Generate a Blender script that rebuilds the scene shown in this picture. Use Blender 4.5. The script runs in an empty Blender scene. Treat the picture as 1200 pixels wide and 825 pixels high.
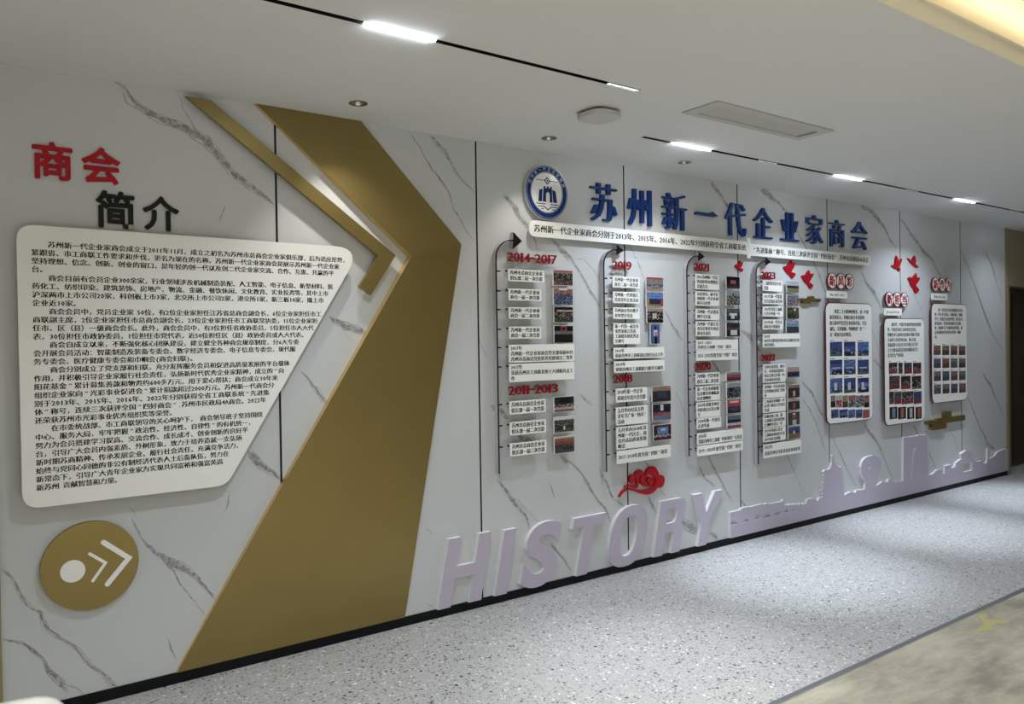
import bpy, math, random
from mathutils import Vector, Matrix, noise

scene = bpy.context.scene
COL = scene.collection
random.seed(7)

# ------------------------------------------------------------------ camera
# metres: X runs along the marble wall, the wall's face is the plane Y = 0, the room is at Y < 0
YAW, PITCH, ROLL = 0.632014, 0.011348, -0.015172
FPX, CAM_D, CAM_H = 932.226, 3.8947, 1.5527
H = 2.7414                                   # ceiling height
fw = Vector((math.sin(YAW)*math.cos(PITCH), math.cos(YAW)*math.cos(PITCH), -math.sin(PITCH)))
rt0 = Vector((math.cos(YAW), -math.sin(YAW), 0)); up0 = rt0.cross(fw)
rt = rt0*math.cos(ROLL) + up0*math.sin(ROLL)
up = up0*math.cos(ROLL) - rt0*math.sin(ROLL)
cam_data = bpy.data.cameras.new('camera'); cam = bpy.data.objects.new('camera', cam_data); COL.objects.link(cam)
cam_data.sensor_width = 36; cam_data.sensor_fit = 'HORIZONTAL'; cam_data.lens = FPX/1200*36; cam_data.clip_start = .02
cam.matrix_world = Matrix(((rt.x, up.x, -fw.x, 0), (rt.y, up.y, -fw.y, -CAM_D), (rt.z, up.z, -fw.z, CAM_H), (0, 0, 0, 1)))
scene.camera = cam

# ------------------------------------------------------------------ world, exposure
world = bpy.data.worlds.new('world'); scene.world = world; world.use_nodes = True
world.node_tree.nodes['Background'].inputs[0].default_value = (.6, .65, .7, 1)
world.node_tree.nodes['Background'].inputs[1].default_value = .05
vs = scene.view_settings
vs.view_transform = 'Standard'; vs.look = 'None'; vs.gamma = 1; vs.use_curve_mapping = False; vs.exposure = 0.62

# ------------------------------------------------------------------ added room fill and cove strip
def area_light(name, loc, direction, sx, sy, power, color, spread=180):
    d = bpy.data.lights.new(name, 'AREA'); d.shape = 'RECTANGLE'; d.size = sx; d.size_y = sy; d.energy = power; d.color = color
    d.spread = math.radians(spread)
    o = bpy.data.objects.new(name, d); COL.objects.link(o); o.location = loc
    o.rotation_euler = Vector(direction).to_track_quat('-Z', 'Y').to_euler(); return o
def spot_light(name, loc, target, power, color, angle, blend, radius=.02):
    d = bpy.data.lights.new(name, 'SPOT'); d.energy = power; d.color = color; d.spot_size = math.radians(angle); d.spot_blend = blend
    d.shadow_soft_size = radius
    o = bpy.data.objects.new(name, d); COL.objects.link(o); o.location = loc
    o.rotation_euler = (Vector(target)-Vector(loc)).to_track_quat('-Z', 'Y').to_euler(); return o
WARM = (1, .86, .66); NEUT = (.965, .99, 1); COOL = (.78, .87, 1)
for x in (-.6, 2.2):                                       # unseen square area lights added overhead as room fill
    for y in (-4.4, -6.2):
        area_light('room_fill_light', (x, y, 2.93), (0, 0, -1), .6, .6, 42, NEUT, 130)
for x, pw in ((5.2, 12), (8.2, 4), (11.2, 2)):  # more added fill, cooler and weaker towards the right
    area_light('room_fill_light', (x, -4.8, 2.93), (0, 0, -1), .6, .6, pw, COOL, 125)
area_light('cove_led_strip', (6, -2.36, 2.835), (0, -.5, 1), 16, .02, 11, (1, .86, .58))

# ------------------------------------------------------------------ object helpers
BASE = {}
def props(o, label=None, cat=None, group=None, kind=None):
    if label: o['label'] = label
    if cat: o['category'] = cat
    if group: o['group'] = group
    if kind: o['kind'] = kind
    return o
def thing(name, label, cat, loc, group=None):
    o = bpy.data.objects.new(name, None); COL.objects.link(o); o.location = loc; o.empty_display_size = .05
    BASE[o] = Vector(loc); return props(o, label, cat, group)
def mesh(name, verts, faces, mats, parent=None, loc=None, mi=None, smooth=False):
    """verts in world metres; origin at loc (top level) or at the parent's base"""
    base = BASE[parent] if parent else Vector(loc or (0, 0, 0))
    m = bpy.data.meshes.new(name)
    m.from_pydata([(v[0]-base.x, v[1]-base.y, v[2]-base.z) for v in verts], [], faces)
    for mt in (mats if isinstance(mats, (list, tuple)) else [mats]): m.materials.append(mt)
    if mi: m.polygons.foreach_set('material_index', mi)
    if smooth: m.polygons.foreach_set('use_smooth', [True]*len(m.polygons))
    m.update()
    o = bpy.data.objects.new(name, m); COL.objects.link(o)
    if parent: o.parent = parent
    else: o.location = base
    BASE[o] = base
    if name in ('lettering', 'caption_line'): o['kind'] = 'stuff'      # printed characters, far too small to pick apart
    return o
def boxvf(x0, x1, y0, y1, z0, z1):
    v = [(x, y, z) for x in (x0, x1) for y in (y0, y1) for z in (z0, z1)]
    return v, [(0, 1, 3, 2), (4, 6, 7, 5), (0, 4, 5, 1), (2, 3, 7, 6), (0, 2, 6, 4), (1, 5, 7, 3)]
def join(parts):
    V, F = [], []
    for v, f in parts:
        n = len(V); V += list(v); F += [tuple(i+n for i in q) for q in f]
    return V, F
def box(name, x0, x1, y0, y1, z0, z1, mat, parent=None, loc=None):
    v, f = boxvf(x0, x1, y0, y1, z0, z1)
    return mesh(name, v, f, mat, parent, loc if loc is not None else (x0, y0, z0))

def curve_fill(loops, extrude=0, bevel=0, offset=0, bres=1):
    """2-D loops (outer and holes) -> filled, optionally extruded mesh in the XY plane"""
    c = bpy.data.curves.new('tmp', 'CURVE'); c.dimensions = '2D'; c.fill_mode = 'BOTH'
    for lp in loops:
        s = c.splines.new('POLY'); s.points.add(len(lp)-1); s.use_cyclic_u = True
        for p, q in zip(s.points, lp): p.co = (q[0], q[1], 0, 1)
    c.extrude = extrude; c.bevel_depth = bevel; c.bevel_resolution = bres; c.offset = offset
    return grab(c)
def grab(c):
    o = bpy.data.objects.new('tmp', c); COL.objects.link(o)
    dg = bpy.context.evaluated_depsgraph_get()
    m = bpy.data.meshes.new_from_object(o.evaluated_get(dg))
    V = [tuple(v.co) for v in m.vertices]; F = [tuple(p.vertices) for p in m.polygons]
    bpy.data.objects.remove(o); bpy.data.meshes.remove(m)
    return V, F
def plate_vf(loops, d0, d1, bevel=0.0):
    """a cut-out plate on the wall: outline in (X, Z), from d0 to d1 metres in front of the wall"""
    e = (d1-d0)/2; mid = -(d0+d1)/2
    V, F = curve_fill(loops, max(e-bevel, 0), bevel, -bevel)
    return [(x, mid-z, y) for x, y, z in V], F
def plate(name, loops, d0, d1, mat, parent=None, loc=None, bevel=0.0):
    V, F = plate_vf(loops, d0, d1, bevel)
    if loc is None and parent is None:
        xs = [p[0] for p in loops[0]]; zs = [p[1] for p in loops[0]]
        loc = ((min(xs)+max(xs))/2, -d0, min(zs))
    return mesh(name, V, F, mat, parent, loc)
def hplate(name, loops, z0, z1, mat, parent=None, loc=None):
    """horizontal slab from an outline in (X, Y)"""
    V, F = curve_fill(loops, (z1-z0)/2)
    return mesh(name, [(x, y, z+(z0+z1)/2) for x, y, z in V], F, mat, parent, loc)
def ccw(lp):
    a = sum(lp[i-1][0]*lp[i][1]-lp[i][0]*lp[i-1][1] for i in range(len(lp)))
    return lp if a > 0 else lp[::-1]
def rounded(pts, r, n=5):
    pts = ccw(list(pts)); out = []
    for i, p in enumerate(pts):
        p = Vector(p); a = Vector(pts[i-1]); b = Vector(pts[(i+1) % len(pts)])
        ri = r[i] if isinstance(r, (list, tuple)) else r
        da = (a-p).normalized(); db = (b-p).normalized()
        ang = da.angle(db); t = min(ri/math.tan(ang/2), (a-p).length*.49, (b-p).length*.49)
        s = p+da*t; e = p+db*t
        for k in range(n+1):
            u = k/n; q = s*(1-u)**2 + p*2*u*(1-u) + e*u*u; out.append((q.x, q.y))
    return out
def rrect(x0, x1, z0, z1, r, n=4): return rounded([(x0, z0), (x1, z0), (x1, z1), (x0, z1)], r, n)
def circle(cx, cz, r, n=32, rz=None):
    return [(cx+r*math.cos(2*math.pi*k/n), cz+(rz or r)*math.sin(2*math.pi*k/n)) for k in range(n)]
def smoothed(pts, k=3):
    out = []; n = len(pts)
    for i in range(n):
        p0, p1, p2, p3 = [Vector(pts[(i+j) % n]) for j in (-1, 0, 1, 2)]
        for s in range(k):
            t = s/k
            q = .5*((2*p1)+(p2-p0)*t+(2*p0-5*p1+4*p2-p3)*t*t+(3*p1-p0-3*p2+p3)*t**3)
            out.append((q.x, q.y))
    return out

# ------------------------------------------------------------------ lettering
GL = {}
def glyph(ch, res=1, off=0.0, extrude=0.0, bevel=0.0):
    key = (ch, res, off, extrude, bevel)
    if key in GL: return GL[key]
    c = bpy.data.curves.new('tmp', 'FONT'); c.body = ch; c.resolution_u = res; c.offset = off
    c.extrude = extrude; c.bevel_depth = bevel; c.bevel_resolution = 1
    GL[key] = grab(c); return GL[key]
HALF = set('0123456789.(),- ')
FULLP = '，。、；：'
def advance(ch):
    if ch in HALF: return .5 if ch != ' ' else .45
    if ch in '“”': return .9
    if ch == '—': return .8
    if ord(ch) < 256: return .55
    return 1.0
def line_width(s): return sum(advance(c) for c in s)
def write_lines(lines, size, x0, ztop, pitch, d, bold=.0, xscale=1.0, smear=.035, widths=None):
    """flat printed lines: returns verts and faces on the plane Y = -d; ztop is the top of the first line"""
    V, F = [], []
    for i, s in enumerate(lines):
        x = x0; z = ztop-size*.88-i*pitch
        xs = xscale
        if widths and widths[i]: xs = widths[i]/(line_width(s)*size)
        for ch in s:
            a = advance(ch)
            if ch not in ' 　':
                g = ch if ch not in '“”' else ch
                gv, gf = glyph(g, 1)
                if gv:
                    gx0 = min(v[0] for v in gv); gx1 = max(v[0] for v in gv)
                    if ord(ch) < 256 or ch in '“”—':
                        k = min(1.0, a*.92/max(gx1-gx0, .01)) if ch.isalnum() or ch == '—' else 1
                        sh = a/2-(gx0+gx1)/2*k
                    else: k, sh = 1.0, 0.0
                    for dx in ((-smear*.5, 0, smear*.5) if smear else (0,)):
                        n = len(V)
                        V += [(x+(v[0]*k+sh+dx)*size*xs, -d, z+v[1]*size) for v in gv]
                        F += [tuple(q+n for q in f) for f in gf]
            x += a*size*xs
    return V, F
def letter_vf(ch, x0, x1, z0, z1, d0, d1, off=0.0, shear=0.0, smear=(0,), res=3, bevel=0.0):
    """a raised letter fitted to the box x0..x1, z0..z1, between d0 and d1 in front of the wall"""
    ex = .1
    gv, gf = glyph(ch, res, off, ex, bevel)
    P = []; F = []
    for dx in smear:
        dx, dy = dx if isinstance(dx, tuple) else (dx, 0)
        n = len(P); P += [(v[0]+dx+v[1]*shear, v[1]+dy, v[2]*(1-.012*len(P)/max(1, len(gv)))) for v in gv]; F += [tuple(q+n for q in f) for f in gf]
    ax, bx = min(p[0] for p in P), max(p[0] for p in P); ay, by = min(p[1] for p in P), max(p[1] for p in P)
    az, bz = min(p[2] for p in P), max(p[2] for p in P)
    return [(x0+(p[0]-ax)/(bx-ax)*(x1-x0), -(d0+(p[2]-az)/(bz-az)*(d1-d0)), z0+(p[1]-ay)/(by-ay)*(z1-z0)) for p in P], F

# ------------------------------------------------------------------ materials
def mat(name, color, rough=.5, metal=0.0, spec=.5, coat=0.0, emit=None, power=0.0, bump=None, vary=None):
    m = bpy.data.materials.new(name); m.use_nodes = True; nt = m.node_tree; b = nt.nodes['Principled BSDF']
    b.inputs['Base Color'].default_value = (*color, 1); b.inputs['Roughness'].default_value = rough
    b.inputs['Metallic'].default_value = metal; b.inputs['Specular IOR Level'].default_value = spec
    b.inputs['Coat Weight'].default_value = coat; b.inputs['Coat Roughness'].default_value = .06
    if emit: b.inputs['Emission Color'].default_value = (*emit, 1); b.inputs['Emission Strength'].default_value = power
    tc = nt.nodes.new('ShaderNodeNewGeometry')
    if vary:                     # (scale, amount, stretch): soft mottling of the colour
        mp = nt.nodes.new('ShaderNodeMapping'); mp.inputs['Scale'].default_value = vary[2]
        nz = nt.nodes.new('ShaderNodeTexNoise'); nz.inputs['Scale'].default_value = vary[0]; nz.inputs['Detail'].default_value = 5
        mx = nt.nodes.new('ShaderNodeMix'); mx.data_type = 'RGBA'
        mx.inputs['A'].default_value = (*[c*(1-vary[1]) for c in color], 1); mx.inputs['B'].default_value = (*[min(1, c*(1+vary[1])) for c in color], 1)
        nt.links.new(tc.outputs['Position'], mp.inputs['Vector']); nt.links.new(mp.outputs[0], nz.inputs['Vector'])
        nt.links.new(nz.outputs['Fac'], mx.inputs['Factor']); nt.links.new(mx.outputs['Result'], b.inputs['Base Color'])
    if bump:
        nz = nt.nodes.new('ShaderNodeTexNoise'); nz.inputs['Scale'].default_value = bump[0]; nz.inputs['Detail'].default_value = 4
        bp = nt.nodes.new('ShaderNodeBump'); bp.inputs['Strength'].default_value = bump[1]; bp.inputs['Distance'].default_value = .002
        nt.links.new(tc.outputs['Position'], nz.inputs['Vector']); nt.links.new(nz.outputs['Fac'], bp.inputs['Height'])
        nt.links.new(bp.outputs[0], b.inputs['Normal'])
    return m
M = {}
M['marble'] = mat('marble', (.585, .605, .615), .42, spec=.35, vary=(1.6, .035, (1, 1, 1)))
M['joint'] = mat('joint_black', (.012, .012, .014), .5)
M['base'] = mat('baseboard_black', (.004, .0045, .006), .5, spec=.2)
M['ceil'] = mat('ceiling_paint', (.74, .745, .735), .9, spec=.2)
M['plain'] = mat('wall_paint', (.64, .64, .62), .8)
M['cream'] = mat('cream_paint', (.86, .82, .70), .6)
M['gold'] = mat('brushed_gold', (.28, .212, .076), .34, metal=.72, vary=(5, .06, (1, 1, 1)))
M['goldedge'] = mat('gold_edge', (.75, .55, .25), .3, metal=.8)
M['bronze'] = mat('bronze_trim', (.33, .27, .15), .4, metal=.4)
M['beige'] = mat('beige_cladding', (.30, .26, .17), .5, vary=(2, .05, (1, 1, .3)))
M['door'] = mat('dark_door', (.035, .026, .018), .45, vary=(6, .25, (4, 4, .3)))
M['white'] = mat('white_acrylic', (.89, .90, .87), .15, spec=.5)
M['card'] = mat('card_acrylic', (.92, .93, .89), .35)
M['ink'] = mat('black_ink', (.008, .008, .008), .5)
M['blue'] = mat('blue_acrylic', (.007, .042, .21), .4, spec=.3)
M['blueedge'] = mat('blue_print', (.005, .03, .15), .5, spec=.15)
M['red'] = mat('red_acrylic', (.40, .004, .014), .4, spec=.3)
M['numeral'] = mat('deep_red_acrylic', (.27, .003, .012), .4, spec=.3)
M['lilacside'] = mat('white_foam_edge', (.80, .79, .82), .5)
M['postside'] = mat('post_side', (.50, .485, .53), .4)
M['darkred'] = mat('dark_red_edge', (.12, .008, .022), .35)
M['black'] = mat('black_acrylic', (.006, .006, .007), .4, spec=.25)
M['lilac'] = mat('lilac_acrylic', (.50, .455, .56), .35)
M['steel'] = mat('grey_steel', (.42, .42, .43), .28, metal=.9)
M['pale'] = mat('pale_print', (.55, .60, .72), .3)
M['silver'] = mat('silver_rim', (.55, .56, .58), .3, metal=.6)
M['peel'] = mat('peeled_backing', (.42, .38, .24), .6)
M['vent'] = mat('vent_white', (.52, .52, .49), .6)
M['dark'] = mat('dark_void', (.01, .01, .01), .8)
M['chrome'] = mat('chrome', (.45, .45, .45), .15, metal=1)
M['lit'] = mat('lit_diffuser', (.9, .9, .9), .4, emit=(.90, .95, 1), power=30)
M['lens'] = mat('lit_lens', (.9, .9, .9), .3, emit=(.92, .96, 1), power=30)
M['puck'] = mat('puck_plastic', (.56, .56, .54), .5)
M['chair'] = mat('chair_plastic', (.83, .84, .80), .3)
M['strip'] = mat('floor_strip', (.16, .17, .18), .35, metal=.3)
M['chromestrip'] = mat('bright_strip', (.75, .75, .75), .15, metal=.9)
M['stain'] = mat('yellow_stain', (.44, .41, .17), .6)
M['led'] = mat('warm_led', (1, .9, .6), .5, emit=(1, .84, .5), power=5)

# marble vein print: grey broken up by noise
m = mat('vein_print', (.3, .3, .3), .42, spec=.35); nt = m.node_tree; b = nt.nodes['Principled BSDF']
g = nt.nodes.new('ShaderNodeNewGeometry'); nz = nt.nodes.new('ShaderNodeTexNoise'); nz.inputs['Scale'].default_value = 38; nz.inputs['Detail'].default_value = 6
nz.inputs['Distortion'].default_value = 1.2
rp = nt.nodes.new('ShaderNodeValToRGB'); rp.color_ramp.elements[0].position = .36; rp.color_ramp.elements[1].position = .66
rp.color_ramp.elements[0].color = (.22, .22, .215, 1); rp.color_ramp.elements[1].color = (.48, .48, .475, 1)
nt.links.new(g.outputs['Position'], nz.inputs['Vector']); nt.links.new(nz.outputs['Fac'], rp.inputs[0]); nt.links.new(rp.outputs[0], b.inputs['Base Color'])
M['vein'] = m
# flat photographic prints take their colours from the mesh
m = mat('photo_print', (.5, .5, .5), .3); nt = m.node_tree; b = nt.nodes['Principled BSDF']
ca = nt.nodes.new('ShaderNodeVertexColor'); ca.layer_name = 'print'; nt.links.new(ca.outputs[0], b.inputs['Base Color'])
M['print'] = m
# terrazzo-look flooring: grey ground, three sizes of chips
m = mat('terrazzo', (.4, .4, .4), .42, spec=.4); nt = m.node_tree; b = nt.nodes['Principled BSDF']; L = nt.links.new
g = nt.nodes.new('ShaderNodeNewGeometry')
dn = nt.nodes.new('ShaderNodeTexNoise'); dn.inputs['Scale'].default_value = 45; L(g.outputs['Position'], dn.inputs['Vector'])
ad = nt.nodes.new('ShaderNodeMixRGB'); ad.blend_type = 'ADD'; ad.inputs[0].default_value = .022
L(g.outputs['Position'], ad.inputs[1]); L(dn.outputs['Color'], ad.inputs[2])
last = None
def chips(scale, thresh, size, color, prev, seed):
    mp = nt.nodes.new('ShaderNodeMapping'); mp.inputs['Location'].default_value = (seed, seed*.7, 0); L(ad.outputs[0], mp.inputs['Vector'])
    vo = nt.nodes.new('ShaderNodeTexVoronoi'); vo.inputs['Scale'].default_value = scale; L(mp.outputs[0], vo.inputs['Vector'])
    sp = nt.nodes.new('ShaderNodeSeparateColor'); L(vo.outputs['Color'], sp.inputs[0])
    c1 = nt.nodes.new('ShaderNodeMath'); c1.operation = 'LESS_THAN'; c1.inputs[1].default_value = thresh; L(sp.outputs[0], c1.inputs[0])
    ml = nt.nodes.new('ShaderNodeMath'); ml.operation = 'MULTIPLY'; ml.inputs[1].default_value = size; L(sp.outputs[1], ml.inputs[0])
    a2 = nt.nodes.new('ShaderNodeMath'); a2.operation = 'ADD'; a2.inputs[1].default_value = size*.45; L(ml.outputs[0], a2.inputs[0])
    c2 = nt.nodes.new('ShaderNodeMath'); c2.operation = 'LESS_THAN'; L(vo.outputs['Distance'], c2.inputs[0]); L(a2.outputs[0], c2.inputs[1])
    an = nt.nodes.new('ShaderNodeMath'); an.operation = 'MULTIPLY'; L(c1.outputs[0], an.inputs[0]); L(c2.outputs[0], an.inputs[1])
    mx = nt.nodes.new('ShaderNodeMixRGB'); L(an.outputs[0], mx.inputs[0]); mx.inputs[2].default_value = (*color, 1)
    if isinstance(prev, tuple): mx.inputs[1].default_value = (*prev, 1)
    else: L(prev, mx.inputs[1])
    return mx.outputs[0]
o_ = chips(120, .45, .5, (.31, .31, .305), (.43, .43, .425), 1.3)
o_ = chips(150, .28, .5, (.52, .52, .51), o_, 5.1)
o_ = chips(95, .16, .42, (.13, .13, .13), o_, 9.7)
o_ = chips(70, .10, .40, (.72, .72, .72), o_, 3.3)
o_ = chips(60, .15, .33, (.03, .03, .03), o_, 7.9)
L(o_, b.inputs['Base Color']); M['terrazzo'] = m
# beige stone-look flooring in the room's front part
m = mat('beige_floor', (.4, .37, .3), .5); nt = m.node_tree; b = nt.nodes['Principled BSDF']; L = nt.links.new
g = nt.nodes.new('ShaderNodeNewGeometry'); mp = nt.nodes.new('ShaderNodeMapping'); mp.inputs['Scale'].default_value = (1, 2.6, 1); mp.inputs['Rotation'].default_value = (0, 0, .1)
n1 = nt.nodes.new('ShaderNodeTexNoise'); n1.inputs['Scale'].default_value = 1.7; n1.inputs['Detail'].default_value = 9; n1.inputs['Roughness'].default_value = .68
L(g.outputs['Position'], mp.inputs['Vector']); L(mp.outputs[0], n1.inputs['Vector'])
rp = nt.nodes.new('ShaderNodeValToRGB'); rp.color_ramp.elements[0].position = .36; rp.color_ramp.elements[1].position = .62
rp.color_ramp.elements[0].color = (.23, .205, .16, 1); rp.color_ramp.elements[1].color = (.50, .455, .36, 1)
L(n1.outputs['Fac'], rp.inputs[0]); L(rp.outputs[0], b.inputs['Base Color']); M['beigefloor'] = m

# ================================================================== SETTING
X_L, X_R, Y_B = -2.6, 14.0, -8.0
WX0, WX1 = .217, 9.655                        # the marble wall's ends
J0 = 1.409                                    # first panel joint, then every 1.2 m
TRK1_Y, TRK2_Y = -1.202, -.605
def struct(o, label=None): o['kind'] = 'structure'; return o if not label else props(o, label)

struct(box('floor', X_L, X_R, -1.806, .6, -.05, 0, M['terrazzo']), 'pale grey terrazzo-look floor speckled with black and white chips')
struct(box('floor', X_L, X_R, Y_B, -1.836, -.05, 0, M['beigefloor']), 'mottled beige stone-look floor in front of the metal strip')
fs = box('trim_1', X_L, X_R, -1.836, -1.806, -.05, .002, M['strip']); struct(fs, 'dull grey metal strip between the two floors')
box('bright_edge', X_L, X_R, -1.840, -1.8355, -.04, .003, M['chromestrip'], parent=fs)

slots = [(-.6, 2.742, TRK1_Y), (3.375, 12.0, TRK2_Y)]
SW = .016
downs = [(1.72, -.30), (2.93, -.29), (4.09, -.29)]
holes = [[(a, y-SW), (b_, y-SW), (b_, y+SW), (a, y+SW)] for a, b_, y in slots]
holes.append([(3.235, -1.255), (4.145, -1.255), (4.145, -1.10), (3.235, -1.10)])
holes += [circle(x, y, .036, 20) for x, y in downs]
struct(hplate('ceiling', [[(X_L, -2.385), (X_R, -2.385), (X_R, .6), (X_L, .6)]]+holes, H, H+.05, M['ceil'], loc=(0, 0, H)), 'flat off-white dropped ceiling above the marble wall')
struct(box('ceiling', X_L, X_R, Y_B, -2.22, 2.95, 3.0, M['cream']), 'raised cream ceiling lit by a hidden warm light strip')
tr = box('trim_2', X_L, X_R, -2.392, -2.386, H, 2.812, M['cream']); struct(tr, 'cream edge fascia where the ceiling steps up')
box('lip', X_L, X_R, -2.405, -2.37, 2.812, 2.818, M['cream'], parent=tr)
box('ledge', X_L, X_R, -2.386, -2.22, 2.792, 2.80, M['cream'], parent=tr)
box('upstand', X_L, X_R, -2.24, -2.22, 2.80, 2.95, M['cream'], parent=tr)
struct(box('wall_left', X_L-.1, X_L, Y_B, .6, 0, 3.0, M['plain']))
struct(box('wall_right', X_R, X_R+.1, Y_B, .6, 0, 3.0, M['plain']))
struct(box('wall_front', X_L, X_R, Y_B-.1, Y_B, 0, 3.0, M['plain']))

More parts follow.
